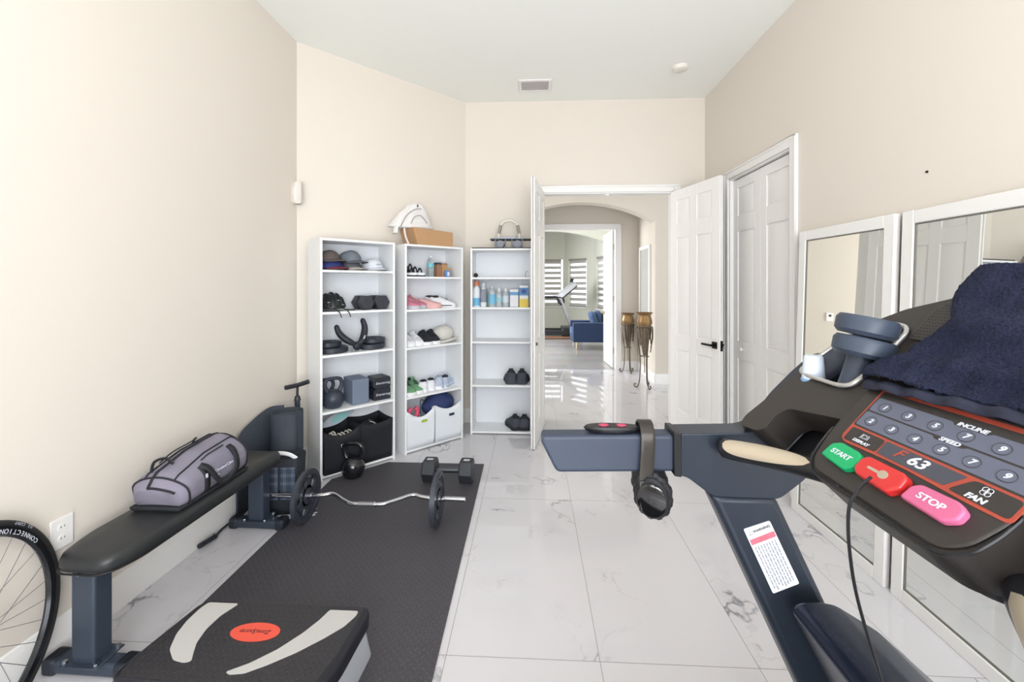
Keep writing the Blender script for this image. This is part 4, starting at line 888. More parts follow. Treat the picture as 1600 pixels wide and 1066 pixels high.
M = FR[t.name] @ frame((0, -.0115, .03), (1, 0, 0), (0, 0, 1)); G().box(-.012, .012, -.018, .018, 0, .0005, M).out('print', mat('white_print', (220, 226, 236), .5), t, world=True)
# ---- cardboard box and white backpack on top
ZT = 1.805
t = T('cardboard_box', 'long brown cardboard box on top of the middle bookshelf', 'box', 2, .285, .14, ZT, .03)
g = G(); g.loft([[(-.155, -.115, 0), (.212, -.115, 0), (.212, .11, 0), (-.155, .11, 0)], [(-.175, -.12, .05), (.216, -.118, .05), (.216, .12, .05), (-.175, .12, .05)], [(-.205, -.12, .150), (.212, -.118, .137), (.212, .125, .137), (-.205, .125, .15)]]); g.out('carton', kraft, t, bevel=.002); G().box(-.12, -.095, -.115, -.111, .004, .13, Matrix.Rotation(.0, 4, 'X')).out('tape', mat('parcel_tape', (190, 150, 106), .4), t)
whb = mat('white_coated_fabric', (228, 226, 226), .55, bump=(14, .5, .01), noise=(12, .05)); dkk = mat('seam_grey', (150, 146, 150), .6)
t = T('white_backpack', 'crumpled white bag with dark seams slumped over the cardboard box', 'bag', 2, .17, .15, ZT+.155, 0)
g = G(); rings = []
for k in range(15):
    f_ = k/14; z = -.0+.225*f_; cx_ = -.03-.0*f_+.05*f_; wx = (.165*(1-f_)**.75+.055)*(1 if f_ < .96 else .7); wy = .085*(1-f_*.5)
    rings.append([(cx_+wx*math.cos(a)*(1+.10*noise3(math.cos(a)*2, math.sin(a)*2, f_*5)), wy*math.sin(a)*(1+.15*noise3(math.cos(a)*3, math.sin(a)*3, f_*6+4)), z+.01*noise3(a, f_*4)) for a in [q*2*PI/32 for q in range(32)]])
g.loft(rings); g.out('body', whb, t, smooth=180)
G().tube(spline([(-.17, -.07, .0), (-.12, -.085, .10), (-.04, -.085, .16), (.03, -.07, .175)], 6), .004, 6).out('seam', dkk, t); G().tube(spline([(-.08, -.09, .03), (-.05, -.09, .09), (.02, -.085, .11), (.09, -.07, .05)], 6), .0035, 6).out('seam', dkk, t)
g = G(); g.tube(spline([(.0, .0, .22), (-.06, -.01, .19), (-.13, -.02, .10), (-.19, -.03, .0), (-.205, -.04, -.06)], 6), .030, 14, flat=(.45, 1)); g.out('strap', whb, t, smooth=180)
G().tube(spline([(-.16, -.115, -.02), (-.155, -.13, -.09), (-.13, -.133, -.152)], 5), .014, 10, flat=(.35, 1)).out('strap', whb, t, smooth=180)
G().ell((-.0, -.06, .20), (.008, .006, .014), 8).out('buckle', mat('buckle_dark', (90, 88, 92), .4), t)
# ---- right bookshelf: ball knob, bottles, trays
t = T('black_ball', 'small black ball at the left end of the top compartment', 'ball', 3, .045, .06, SZ[3][3], 0); G().ell((0, 0, .022), (.022, .022, .022), 20).out('sphere', mat('matte_black_rubber', (24, 24, 26), .5), t)
t = T('curved_hook', 'small brown curved hook at the right end of the top compartment', 'hook', 3, .545, .10, SZ[3][3], 0); G().tube(spline([(-.01, 0, .0), (-.014, 0, .03), (-.004, 0, .055), (.012, 0, .06)], 5), .003, 6).out('hook', mat('hook_brown', (130, 116, 104), .5), t)
zb = SZ[3][2]
def bottle(label, l, R, h_, body, capm, capr, lab=None, d=.09, sq=False, nm='cleaning_bottle', neck=.35, group='bottles on the right bookshelf'):
    t = T(nm, label, 'bottle', 3, l, d, zb, 0, group); hb = h_*(1-.18)
    G().lathe([(.002, 0), (R*.96, 0), (R, .006), (R, hb*.75), (R*.85, hb*.9), (R*neck, hb), (R*neck, hb+.004), (.002, hb+.005)], 28).out('body', body, t, smooth=60)
    G().lathe([(capr, hb), (capr*.95, h_), (.002, h_)], 20).out('cap', capm, t, smooth=50)
    if lab: G().lathe([(R*1.015, h_*lab[0]), (R*1.015, h_*lab[1])], 28).out('label', lab[2], t)
    return t
lb = lambda n, c: mat(n, c, .5)
wb, lt = lb('bottle_white', (222, 226, 232)), lb('label_sky_blue', (110, 178, 214)); orc = lb('cap_orange', (206, 124, 92)); clr = mat('cloudy_plastic', (212, 224, 230), .2, trans=.4)
bottle('tall white bottle with orange spray cap, leftmost of the row', .050, .034, .255, wb, orc, .024, (.05, .35, lt))
bottle('tall white bottle with grey lettered label, second in the row', .118, .031, .235, wb, lb('cap_grey_white', (196, 200, 206), ), .022, (.2, .75, lb('label_grey_print', (188, 192, 204))))
bottle('slim pale green bottle behind the row', .165, .018, .18, lb('bottle_green', (186, 214, 180)), wb, .010, d=.16)
bottle('clear bottle with light blue label, third large one in the row', .205, .037, .215, clr, clr, .014, (.15, .58, lb('label_blue', (122, 186, 222))))
bottle('clear hand soap bottle with white top, left of the plain one', .272, .033, .185, clr, wb, .014, (.3, .5, lb('label_teal', (150, 200, 206))))
bottle('plain cloudy bottle between the soap bottle and the white tub', .338, .033, .185, clr, wb, .016, (.25, .6, lb('label_pale', (204, 214, 226))))
t = T('detergent_tub', 'white tub with blue band, left of the yellow and blue carton', 'tub', 3, .423, .09, zb, 0); G().box(-.043, .043, -.035, .035, 0, .175).out('body', lb('tub_white', (220, 220, 226)), t, bevel=.008, seg=3); G().box(-.0435, .0435, -.0355, .0355, .11, .155).out('blue_band', lb('band_blue', (92, 150, 196)), t, bevel=.008, seg=3)
t = T('wipes_carton', 'white carton with blue top panel and yellow base, rightmost in view', 'carton', 3, .518, .09, zb, 0); G().box(-.043, .043, -.03, .03, 0, .212).out('body', lb('carton_white', (222, 224, 226)), t, bevel=.002); G().box(-.0435, .0435, -.0305, .0305, .0, .08).out('yellow_base', lb('carton_yellow', (222, 196, 76)), t); G().box(-.0435, .0435, -.0305, .0305, .115, .19).out('blue_panel', lb('carton_blue', (76, 130, 180)), t); G().prism([(.026*math.cos(a*PI/10), .022*math.sin(a*PI/10)) for a in range(20)], 0, .0006, frame((0, -.0307, .155), (1, 0, 0), (0, 0, 1))).out('oval_logo', lb('logo_navy', (52, 70, 140)), t)
t = T('black_board', 'thin black board lying on top of the right bookshelf', 'board', 3, .30, .145, ZT, 0); G().box(-.285, .285, -.14, .13, 0, .010).out('board', mat('black_laminate', (30, 30, 32), .4), t, bevel=.001)
# push-up style stand: metal tray rack with two grey tins and a hoop handle
stl = mat('rack_blue_grey_metal', (140, 148, 164), .35, .6); rub = mat('rack_black_bar', (40, 42, 48), .5)
zr = ZT+.010
t = T('metal_rack', 'low metal wire rack with grey side cylinders on the black board', 'rack', 3, .38, .11, zr, 0)
G().box(-.20, .22, -.006, .006, .083, .095).out('cross_bar', rub, t, bevel=.002); G().box(-.20, .22, .10, .112, .083, .095).out('cross_bar', rub, t, bevel=.002)
g = G(); g.box(-.11, .06, -.0, .10, .095, .112); g.out('bracket_plate', stl, t, bevel=.004); G().box(-.19, -.11, -.0, .10, .094, .103).out('wing_plate', stl, t, bevel=.003); G().box(.06, .16, -.0, .10, .094, .103).out('wing_plate', stl, t, bevel=.003)
for x in (-.145, -.045, .02, .12): G().tube([(x, -.008, .09), (x, -.014, .06), (x, -.014, .02), (x+.006, -.012, .012)], .006, 8).out('hook_leg', stl, t)
for x in (-.096, .07): G().cyl((x, .0, .042), (x, .11, .042), .040, n=32, M=Matrix.Diagonal((1.05, 1, 1, 1))).out('cylinder', mat('cylinder_grey_blue', (136, 140, 152), .5), t, bevel=.004)
G().tube(spline([(-.115, .03, .10), (-.110, .03, .16), (-.092, .03, .235), (-.045, .03, .272), (.0, .03, .278), (.03, .03, .270), (.07, .03, .235), (.088, .03, .16), (.095, .03, .10)], 6), .013, 12).out('hoop_handle', mat('hoop_cream', (222, 218, 208), .5), t, smooth=180)
for sx_ in (-1, 1):
    c0 = -.011; G().tube([(c0+sx_*.101, .03, .15), (c0+sx_*.090, .03, .205), (c0+sx_*.083, .03, .232)], .0165, 14).out('grip_sleeve', mat('sleeve_taupe', (150, 146, 136), .7), t)
# ================================================================ FLOOR GYM, LEFT SIDE
mat_m = rubber_tread('black_rubber_tread', (76, 74, 80), .024, .55, .0026)
g = G(); pts = rpoly([(-1.545, 1.0), (-.36, 1.0), (-.385, 3.33), (-1.20, 3.33), (-1.42, 3.12), (-1.50, 2.93)], .02)
tag(G().prism([(-1.50, 1.18), (-.362, 1.18), (-.385, 3.33), (-1.17, 3.33), (-1.49, 3.02)], .0005, .010).out('rubber_mat', mat_m, bevel=.003), 'large black rubber floor mat with raised tread pattern', 'floor mat'); g.b.free()
# ---- bench
navy = mat('bench_powder_coat', (58, 68, 82), .42, .25, bump=(900, .2, .0004)); vinyl = mat('bench_black_vinyl', (42, 44, 46), .38, bump=(12, .25, .006), noise=(5, .1)); plas = mat('bench_plastic_cap', (34, 40, 50), .5)
BM = Matrix.Translation((-1.645, 1.94, 0)) @ Matrix.Rotation(-.02, 4, 'Z')      # local y along the bench
bn = thingM('weight_bench', 'flat black padded weight bench along the left wall under the duffel bag', 'bench', BM)
def padring(k, z):
    w0, w1 = .135*k, .135*k; L0 = .50*k+.5*(k-1)*0
    pts = [(-w0*.72, -L0), (w0*.72, -L0), (w0, -L0+.10), (w1, L0-.05), (w1*.86, L0), (-w1*.86, L0), (-w1, L0-.05), (-w0, -L0+.10)]
    return [(x, y, z) for x, y in rpoly(pts, .05, 5)]
g = G(); g.loft([padring(.985, .395), padring(1.0, .402), padring(1.01, .43), padring(.99, .450), padring(.93, .460), padring(.6, .463)]); g.out('seat_pad', vinyl, bn, smooth=60)
g = G(); R_ = padring(1.012, .399); g.tube([Vector(p) for p in R_], .0035, 6, closed=True); g.out('pad_piping', mat('piping_black', (22, 22, 24), .5), bn)
G().box(-.03, .03, -.42, .42, .36, .397).out('seat_rail', navy, bn, bevel=.004)
for s in (-1, 1):
    y = s*.455+(-.0 if s < 0 else .02)
    G().box(-.047, .047, y-.035, y+.035, .055, .397).out('post', navy, bn, bevel=.010, seg=3)
    G().box(-.075, .075, y-.055, y+.055, .056, .062).out('bolt_plate', navy, bn, bevel=.008)
    G().box(-.165, .145, y-.032, y+.032, .006, .056).out('foot_tube', navy, bn, bevel=.014, seg=3)
    for e in (-1, 1):
        x = e*.170; g = G(); g.box(min(x, x-e*.055), max(x, x-e*.055), y-.037, y+.037, 0, .062); o = g.out('foot_cap', plas, bn, bevel=.014, seg=3)
        for q in range(5): G().box(x-e*.012-e*q*.008-.0015, x-e*.012-e*q*.008+.0015, y-.022, y+.022, .0615, .0635).out('cap_rib', mat('piping_black', (22, 22, 24), .5), o)
    for bx in (-.062, .062): G().cyl((bx, y-.04, .06), (bx, y-.04, .072), .009, n=6).out('bolt', chrome, bn)
    for bx in (-.062, .062): G().cyl((bx, y+.04, .06), (bx, y+.04, .072), .009, n=6).out('bolt', chrome, bn)
G().box(-.006, .006, -.505, -.497, .392, .402).out('zip_pull', chrome, bn)
# ---- duffel bag
hea = mat('heather_grey_canvas', (132, 128, 144), .9, bump=(400, .5, .001), noise=(260, .22)); bkt = mat('black_webbing', (34, 36, 42), .7)
bag = thing('duffel_bag', 'heather grey duffel bag with black handles lying on the weight bench', 'duffel bag', (-1.645, 1.945, .463), 0)
g = G(); rings = []; NB = 40
def bagpt(f_, a, k=1.0):
    y = -.205+.43*f_; e = math.sin(PI*min(max(f_, .0), 1))
    end = min(1, (f_/.10)**.5 if f_ < .10 else ((1-f_)/.12)**.5 if f_ > .88 else 1)
    hw = .132*(.80+.20*end); hh_ = .205*(.72+.28*end)*(.90+.16*f_)*(.80+.20*min(1, max(0, f_)/.45))
    c_, s_ = math.cos(a), math.sin(a); pw = .62 if s_ < 0 else .85
    x = hw*math.copysign(abs(c_)**(.72 if s_ < 0 else .9), c_)*k; z = hh_/2+hh_/2*math.copysign(abs(s_)**pw, s_)*k
    x *= 1-.25*max(0, (z-.10)/.12)
    n_ = noise3(x*9, y*9, z*9)*.008
    return (x+n_, y-.02*s_, z+n_*.6)
ny = 24
for j in range(ny+1):
    f_ = j/ny; rings.append([bagpt(f_, a*2*PI/NB) for a in range(NB)])
r0 = [(x*.6, y-.006, z*.7+.03) for x, y, z in rings[0]]; r1 = [(x*.6, y+.008, z*.7+.03) for x, y, z in rings[-1]]
g.loft([r0]+rings+[r1]); g.out('body', hea, bag, smooth=180)
def bp(f_, a, off=.004):
    p = Vector(bagpt(f_, a)); q = Vector((p.x, 0, p.z-.09)); q.normalize(); return p+q*off
bl = lambda nm, pts, r, **k: G().tube(pts, r, 8, **k).out(nm, bkt, bag, smooth=180)
for f_ in (.055, .93): bl('piping', [bp(f_, a*2*PI/NB) for a in range(NB)], .004, closed=True)
for a in (.95, 2.0): bl('piping', [bp(.055+(.875)*k/20, a) for k in range(21)], .0035)
bl('zip', [bp(.0+k/20, PI/2+.12) for k in range(21)], .008, flat=(.35, 1))
bl('zip', [bp(.0, PI/2+.1-k*.12, .005) for k in range(10)], .005)
def ribbon(nm, pts, nrm, w):
    P_ = [Vector(p) for p in pts]; m = len(P_); rows = []
    for k in range(m):
        tn = (P_[min(k+1, m-1)]-P_[max(k-1, 0)]).normalized(); nn_ = nrm(k/(m-1), P_[k]); wd = tn.cross(nn_).normalized(); rows.append((P_[k]-wd*w/2, P_[k]+wd*w/2))
    g = G(); g._add([tuple(v) for r in rows for v in r], [(2*k, 2*k+1, 2*k+3, 2*k+2) for k in range(m-1)])
    return g.out(nm, bkt, bag, solid=.003, smooth=180)
outw = lambda u, p: Vector((p.x, 0, p.z-.09)).normalized()
for f_ in (.30, .74): ribbon('webbing_strip', [bp(f_, a, .004) for a in [-.80+k*.12 for k in range(13)]], outw, .030)
lp_ = [bp(.30, .66, .006), bp(.325, .35, .016), bp(.38, -.05, .022), bp(.46, -.34, .024), bp(.58, -.36, .024), bp(.68, -.1, .022), bp(.725, .3, .016), bp(.74, .66, .006)]
ribbon('handle', spline(lp_, 5), lambda u, p: Vector((1, 0, .35)), .028)
bl('handle', spline([bp(.32, PI-.72, .006), bp(.36, PI-1.2, .02), bp(.45, PI/2+.05, .03), bp(.5, PI/2, .035), bp(.58, PI/2+.05, .03), bp(.7, PI-1.1, .02), bp(.74, PI-.72, .006)], 5), .008, flat=(.4, 1))
G().tube(spline([bp(.10, 1.9, .004), bp(.14, 1.8, .04), bp(.20, 1.65, .035), bp(.22, 1.5, .004)], 5), .009, 8, flat=(.4, 1)).out('grab_loop', bkt, bag)
bl('pocket_seam', [bp(.36+.34*k/10, .78) for k in range(11)], .003)
g = G(); g.loft([[(x*1.02, y, z) for x, y, z in [(-.11, -.21, .0), (.11, -.21, 0), (.12, .215, 0), (-.12, .215, 0)]], [(-.118, -.218, .022), (.118, -.218, .022), (.128, .222, .016), (-.128, .222, .016)]]); g.out('base_panel', bkt, bag, bevel=.01)
M = frame((-1.645+.1395, 1.945+.02, .463+.105), (0, 1, .0), (-.12, 0, 1))
text('Cleveland Clinic', .0185, M, ink_m, bag, ext=.0006); text('Florida', .013, M @ Matrix.Translation((-.055, -.021, 0)), ink_m, bag, ext=.0006)
G().box(-.118, -.104, -.006, .012, 0, .0008, M).out('square_logo', ink_m, bag, world=True)
# ---- bicycle wheel leaning near the wall
th, ph, R = 1.87194213, .09340335, .345-.013
u_ = Vector((math.cos(th), math.sin(th), 0)); n_ = Vector((-math.sin(th), math.cos(th), 0)); v_ = Vector((0, 0, 1))*math.cos(ph)+n_*math.sin(ph)
wc = Vector((-1.741, 1.1974, .3435)); WM = frame(wc, u_, v_)
tyr = mat('tyre_rubber', (36, 36, 38), .55); rimm = mat('rim_black_alloy', (44, 46, 50), .22, .6)
wh = thingM('bicycle_wheel', 'black bicycle wheel with white lettering leaning at the near end of the bench', 'bicycle wheel', WM @ Matrix.Translation((0, -.345, 0)))
circ = lambda r, z=0, n=96: [(r*math.cos(k*2*PI/n), r*math.sin(k*2*PI/n), z) for k in range(n)]
G().tube([Vector(p) for p in circ(R)], .0135, 14, closed=True, M=WM).out('tyre', tyr, wh, world=True, smooth=180)
G().loft([circ(.320, -.0115), circ(.322, .0), circ(.320, .0115), circ(.300, .0095), circ(.2945, 0), circ(.300, -.0095), circ(.320, -.0115)], cap=False, M=WM).out('rim', rimm, wh, world=True, smooth=40)
G().lathe([(.004, -.06), (.006, -.05), (.012, -.04), (.024, -.032), (.024, -.028), (.011, -.02), (.011, .02), (.024, .028), (.024, .032), (.012, .04), (.006, .05), (.004, .06)], 24, WM).out('hub', rimm, wh, world=True)
for k in range(28):
    a = k*2*PI/28; b_ = a+(.9 if (k//2) % 2 else -.9); z = .03*(1 if k % 2 else -1)
    G().cyl((.023*math.cos(b_), .023*math.sin(b_), z), (.297*math.cos(a), .297*math.sin(a), 0), .0011, n=5, M=WM).out('spoke', steel_m, wh, world=True)
G().cyl((.297*math.cos(1.18), .297*math.sin(1.18), 0), (.25*math.cos(1.18), .25*math.sin(1.18), 0), .004, n=8, M=WM).out('valve', tyr, wh, world=True)
side = -1 if (WM.to_3x3() @ Vector((0, 0, 1))).dot(Vector((0, 0, 1.46))-wc) < 0 else 1
side = 1 if (Vector((0, 0, 1.46))-wc).dot(WM.to_3x3() @ Vector((0, 0, 1))) > 0 else -1
def ringtext(txt, r, size, a0, da, m, up=1):
    for k, ch in enumerate(txt):
        if ch == ' ': continue
        a = a0+da*k
        x = Vector((-math.sin(a), math.cos(a), 0))*(-side); y = Vector((math.cos(a), math.sin(a), 0))*up
        z = x.cross(y)
        M = WM @ frame((r*math.cos(a), r*math.sin(a), side*(.0118 if r < .325 else .0128)), x*up, y)
        text(ch, size, M, m, wh, ext=.0005)
ringtext('CONNECTION', .3085, .0215, 1.12-side*.058*9, side*.058, ink_m, -1); ringtext('H2 COMP', .334, .013, .98-side*.036*6, side*.036, ink_m, -1)
# ---- yoga mats, pump, basket
dkg = mat('yoga_mat_slate', (58, 64, 76), .75, noise=(12, .06))
t = thing('rolled_yoga_mat', 'rolled slate grey exercise mat standing upright by the left bookshelf', 'exercise mat', (-1.70, 2.815, 0), 0)
pts = []; rr = .025
for k in range(120):
    a = k*.26; rr = .028+.0027*a; pts.append((rr*math.cos(a), rr*math.sin(a)))
g = G(); H_ = .575
g._add([(x, y, 0) for x, y in pts]+[(x, y, H_) for x, y in pts], [(i, i+1, len(pts)+i+1, len(pts)+i) for i in range(len(pts)-1)]); g.out('roll', dkg, t, solid=.009, smooth=180, weld=False)
t = thing('standing_foam_mat', 'dark curved foam mat sheet standing against the wall behind the bench end', 'exercise mat', (-1.79, 2.74, 0), 0)
pt2 = spline([(.03, .13, 0), (-.03, .10, 0), (-.048, .03, 0), (-.05, -.08, 0), (-.045, -.20, 0), (-.03, -.27, 0)], 6)
g = G(); nn = len(pt2); tops = [.60-.0*k for k in range(nn)]; tops = [.60-.13*max(0, (k/nn-.25)/.75)**1.6-(.05*((k/nn-.9)/.1) if k/nn > .9 else 0) for k in range(nn)]
g._add([p for p in pt2]+[(p[0], p[1], tops[k]) for k, p in enumerate(pt2)], [(i, i+1, nn+i+1, nn+i) for i in range(nn-1)]); g.out('sheet', dkg, t, solid=.010, smooth=180)
t = thing('floor_pump', 'black floor pump with T-handle standing behind the rolled mat', 'pump', (-1.705, 2.985, 0), 0)
pl = mat('pump_black', (36, 40, 48), .4)
G().tube([(-.115, .0, .692), (-.02, 0, .714), (.055, .01, .738)], [.017, .016, .017], 14).out('handle', pl, t, smooth=60); G().cyl((-.025, 0, .60), (-.025, 0, .71), .009).out('piston_rod', pl, t); G().cyl((-.025, 0, .60), (-.025, 0, .635), .024, .016, n=20).out('collar', pl, t, bevel=.003); G().cyl((-.025, 0, .02), (-.025, 0, .60), .019, n=24).out('barrel', mat('pump_barrel_slate', (56, 64, 78), .35, .4), t); G().box(-.12, .07, -.035, .035, 0, .022).out('foot_plate', pl, t, bevel=.008)
hs_ = spline([(-.045, -.03, .03), (-.11, -.08, .02), (-.127, -.20, .012), (-.128, -.45, .010), (-.125, -.62, .010), (-.105, -.69, .012)], 6)
G().tube(hs_, .006, 8).out('hose', pl, t); g = G(); g.tube([(-.105, -.69, .014), (-.125, -.79, .016)], .013, 12); g.out('pump_head', pl, t, bevel=.003); G().tube([(-.108, -.70, .03), (-.095, -.72, .036), (-.108, -.77, .03)], .005, 8).out('lock_lever', pl, t)
# woven basket with plaid cloth lining, behind the far bench foot
t = thing('mesh_tote_basket', 'black tote with dark plaid mesh pockets standing behind the bench end', 'tote bag', (-1.595, 2.60, 0), .1)
pld = bpy.data.materials.new('dark_plaid_mesh'); pld.use_nodes = True; nt = pld.node_tree; B = nt.nodes['Principled BSDF']; tc = nt.nodes.new('ShaderNodeTexCoord'); sp = nt.nodes.new('ShaderNodeSeparateXYZ'); nt.links.new(tc.outputs['Object'], sp.inputs[0])
ln = lambda o_, p_, w_: V_(nt, 'LESS_THAN', V_(nt, 'FRACT', V_(nt, 'DIVIDE', o_, p_)), w_)
s_ = V_(nt, 'MAXIMUM', ln(V_(nt, 'ADD', sp.outputs[0], sp.outputs[1]), .011, .16), ln(sp.outputs[2], .011, .16)); s2_ = V_(nt, 'MULTIPLY', V_(nt, 'ADD', ln(V_(nt, 'ADD', sp.outputs[0], sp.outputs[1]), .05, .4), ln(sp.outputs[2], .05, .4)), .25)
mx = nt.nodes.new('ShaderNodeMix'); mx.data_type = 'RGBA'; mx.inputs[6].default_value = L(34, 42, 58); mx.inputs[7].default_value = L(104, 118, 138); nt.links.new(V_(nt, 'ADD', V_(nt, 'MULTIPLY', s_, .5), s2_), mx.inputs[0]); nt.links.new(mx.outputs[2], B.inputs['Base Color']); B.inputs['Roughness'].default_value = .8
def tote(k, z): return [(x, y, z) for x, y in rrect(-.115*k, .115*k, -.075*k, .075*k, .03, 5)]
g = G(); g.loft([tote(.86, 0), tote(.9, .05), tote(1, .36)], cap=False); g.prism([(x, y) for x, y, _ in tote(.85, 0)], 0, .006); g.out('bag_body', mat('tote_black', (34, 38, 46), .7), t, solid=.004)
for x in (-.045, .06): G().box(x-.045, x+.045, -.0805, -.0765, .11, .31, Matrix.Rotation(.0, 4, 'X')).out('plaid_pocket', pld, t)
G().tube(spline([(-.10, -.05, .355), (-.05, -.06, .385), (.0, -.062, .395), (.06, -.06, .385), (.10, -.05, .355)], 5), .012, 10, flat=(1, .4)).out('white_lining_edge', mat('lining_white', (222, 224, 230), .8), t)
t = thing('crumpled_white_cloth', 'white cloth crumpled on the floor at the foot of the tote', 'cloth', (-1.47, 2.57, .002), 0)
G().grid(lambda u, v: ((u-.5)*.26, (v-.5)*.13, .004+.028*abs(noise3(u*5, v*4, 3))*math.sin(PI*u)*math.sin(PI*v)*2), 24, 14).out('cloth', mat('lining_white', (222, 224, 230), .8), t, smooth=180, solid=.003)
# ---- ez curl bar with two plates
bz = .166; pz = .154
bar = thing('curl_barbell', 'chrome EZ curl barbell with a plate on each side on the rubber mat', 'barbell', (-.975, 2.435, 0), 0)
bpts = [(-.62, .03, bz), (-.34-.02, .04, bz), (-.30, .045, bz+.002), (-.24, .055, bz+.006), (-.15, .0, bz), (-.09, -.035, bz-.002), (-.03, -.04, bz), (.03, -.04, bz), (.10, -.035, bz), (.17, .01, bz+.003), (.25, .065, bz+.006), (.30, .055, bz+.002), (.36, .045, bz), (.575, .04, bz)]
chb = mat('bright_chrome', (196, 198, 204), .15, 1)
mid = spline(bpts[1:-1], 5); G().tube(mid, .0125, 14).out('bar', chb, bar, smooth=180)
G().cyl(bpts[0], (-.355, .04, bz), .0135).out('sleeve', chb, bar); G().cyl((.355, .045, bz), bpts[-1], .0135).out('sleeve', chb, bar)
G().cyl((-.045, -.04, bz), (.05, -.04, bz), .0145).out('centre_sleeve', mat('knurl_grey', (150, 152, 158), .35, .9), bar); G().cyl((.052, -.04, bz), (.060, -.04, bz), .017).out('collar_ring', chb, bar)
pm = mat('cast_plate_charcoal', (70, 74, 84), .38, .4, noise=(30, .1))
for x0 in (-.405, .405):
    PM = Matrix.Translation((-.975+x0, 2.435+.0425, pz+.010)) @ Matrix.Rotation(PI/2, 4, 'Y') @ Matrix.Rotation(.3, 4, 'Z')
    g = G(); Rp = .154; nseg = 72; holes = 6
    # rim, hub ring and six spokes between rounded windows
    def annulus(r0, r1, z0, z1): g.loft([circ(r0, z0, nseg), circ(r1, z0, nseg), circ(r1, z1, nseg), circ(r0, z1, nseg), circ(r0, z0, nseg)], cap=False, M=PM)
    annulus(.126, Rp-.004, -.015, .015); annulus(.130, Rp, -.011, .011); annulus(.014, .045, -.015, .015); annulus(.042, .060, -.008, .008); annulus(.112, .128, -.008, .008)
    for k in range(5):
        a = k*2*PI/5
        sp_ = []
        for r_, w_ in ((.050, .60), (.065, .42), (.085, .34), (.105, .40), (.120, .55)): sp_.append((r_, w_))
        poly = [(r_*math.cos(a-w_), r_*math.sin(a-w_)) for r_, w_ in sp_]+[(r_*math.cos(a+w_), r_*math.sin(a+w_)) for r_, w_ in reversed(sp_)]
        g.prism(poly, -.008, .008, PM)
    p_ = g.out('weight_plate', pm, bar, world=True, smooth=40)
    for s in (-1, 1): G().lathe([(.015, 0), (.020, 0), (.020, .022), (.015, .022)], 20, PM @ Matrix.Translation((0, 0, s*.026-.011))).out('spring_collar', chb, bar, world=True)
    for k in range(5):
        a = k*2*PI/5+.3; G().tube([PM @ Vector((.070*math.cos(b)*.35+.072*math.cos(a), .070*math.sin(b)*.35+.072*math.sin(a), .0095)) for b in [q*PI/4 for q in range(8)]], .0014, 5, closed=True).out('cast_ring', pm, p_, world=True) if False else None
# ---- big dumbbell, kettlebell
hexdb('large hex dumbbell with white stickers on the far corner of the rubber mat', (-.615, 3.035, .010), -.02, .089, .10, .372, tags=True)
kettlebell('glossy black kettlebell on the mat in front of the black bins', (-1.345, 3.065, .010), -.35+.35, 1.02, mat('kettlebell_gloss_black', (20, 21, 26), .16, coat=.5, noise=(60, .08)), emb=True)
# ---- aerobic step
t = thing('aerobic_step', 'black and grey aerobic step platform with red oval logo in the foreground', 'step platform', (-.985, 1.43, .010), -.005)
stp = rubber_tread('step_tread_black', (44, 43, 48), .016, .45, .0008); gry_ = mat('step_grey_side', (176, 180, 188), .5); gpad = mat('step_grey_grip', (186, 184, 183), .75); rd = mat('step_logo_red', (222, 84, 66), .5); bks = mat('step_black_plastic', (30, 30, 38), .3)
WT, DT = .352, .17
def stepo(k, dy=0): 
    p = [(-WT*.90*k, DT*k), (WT*.985*k, DT*k), (WT*1.0*k, DT*.9*k), (WT*.97*k, -DT*.3*k), (WT*.90*k, -DT*k), (0, -DT*1.06*k), (-WT*1.02*k, -DT*k), (-WT*1.06*k, -DT*.85*k), (-WT*1.04*k, -DT*.3*k), (-WT*.95*k, DT*.85*k)]
    return rpoly(p, .02, 4)
S = Matrix.Translation((0, 0, 0))
g = G(); g.loft([[(x, y, .118) for x, y in stepo(1.0)], [(x, y, .165) for x, y in stepo(1.0)], [(x, y, .182) for x, y in stepo(.985)], [(x, y, .188) for x, y in stepo(.955)]]); g.out('step_top', bks, t, bevel=.002)
G().prism(stepo(.945), .186, .1895).out('tread_surface', stp, t)
g = G(); g.loft([[(x*1.03, y*1.04, 0) for x, y in stepo(.99)], [(x, y, .12) for x, y in stepo(.955)]]); g.out('step_base', gry_, t, bevel=.003)
for x in (-.315, .30): G().box(x-.035, x+.035, -DT-.022, -DT+.01, .0, .135).out('riser_block', gry_, t, bevel=.006)
zc = .1896
lc = [(-.292, .150), (-.168, .150), (-.196, .09), (-.202, .03), (-.190, -.03), (-.165, -.075), (-.150, -.098), (-.170, -.106), (-.215, -.098), (-.262, -.06), (-.292, .0), (-.304, .06), (-.302, .12)]
G().prism(rpoly(lc, .010, 3), zc, zc+.0015).out('grip_strip', gpad, t)
rc = [(.205, .138), (.318, .138), (.318, .115), (.295, .065), (.245, .01), (.18, -.05), (.11, -.10), (.055, -.132), (.01, -.138), (-.008, -.130), (.05, -.095), (.11, -.04), (.16, .03), (.19, .09)]
G().prism(rpoly(rc, .008, 3), zc, zc+.0015).out('grip_strip', gpad, t)
og = G().prism([(-.015+.090*math.cos(a*PI/20), .025+.040*math.sin(a*PI/20)) for a in range(40)], zc, zc+.002).out('oval_logo', rd, t)
text('ZonaSports', .024, FR[t.name] @ Matrix.Translation((-.015, .025, zc+.0022)) @ Matrix.Rotation(PI, 4, 'Z'), mat('logo_dark_ink', (60, 34, 40), .6), og, shear=.3)
t = thing('black_ab_wheel', 'black wheel lying on the floor between the bench foot and the step', 'wheel', (-1.445, 1.50, .030), 0) if False else None
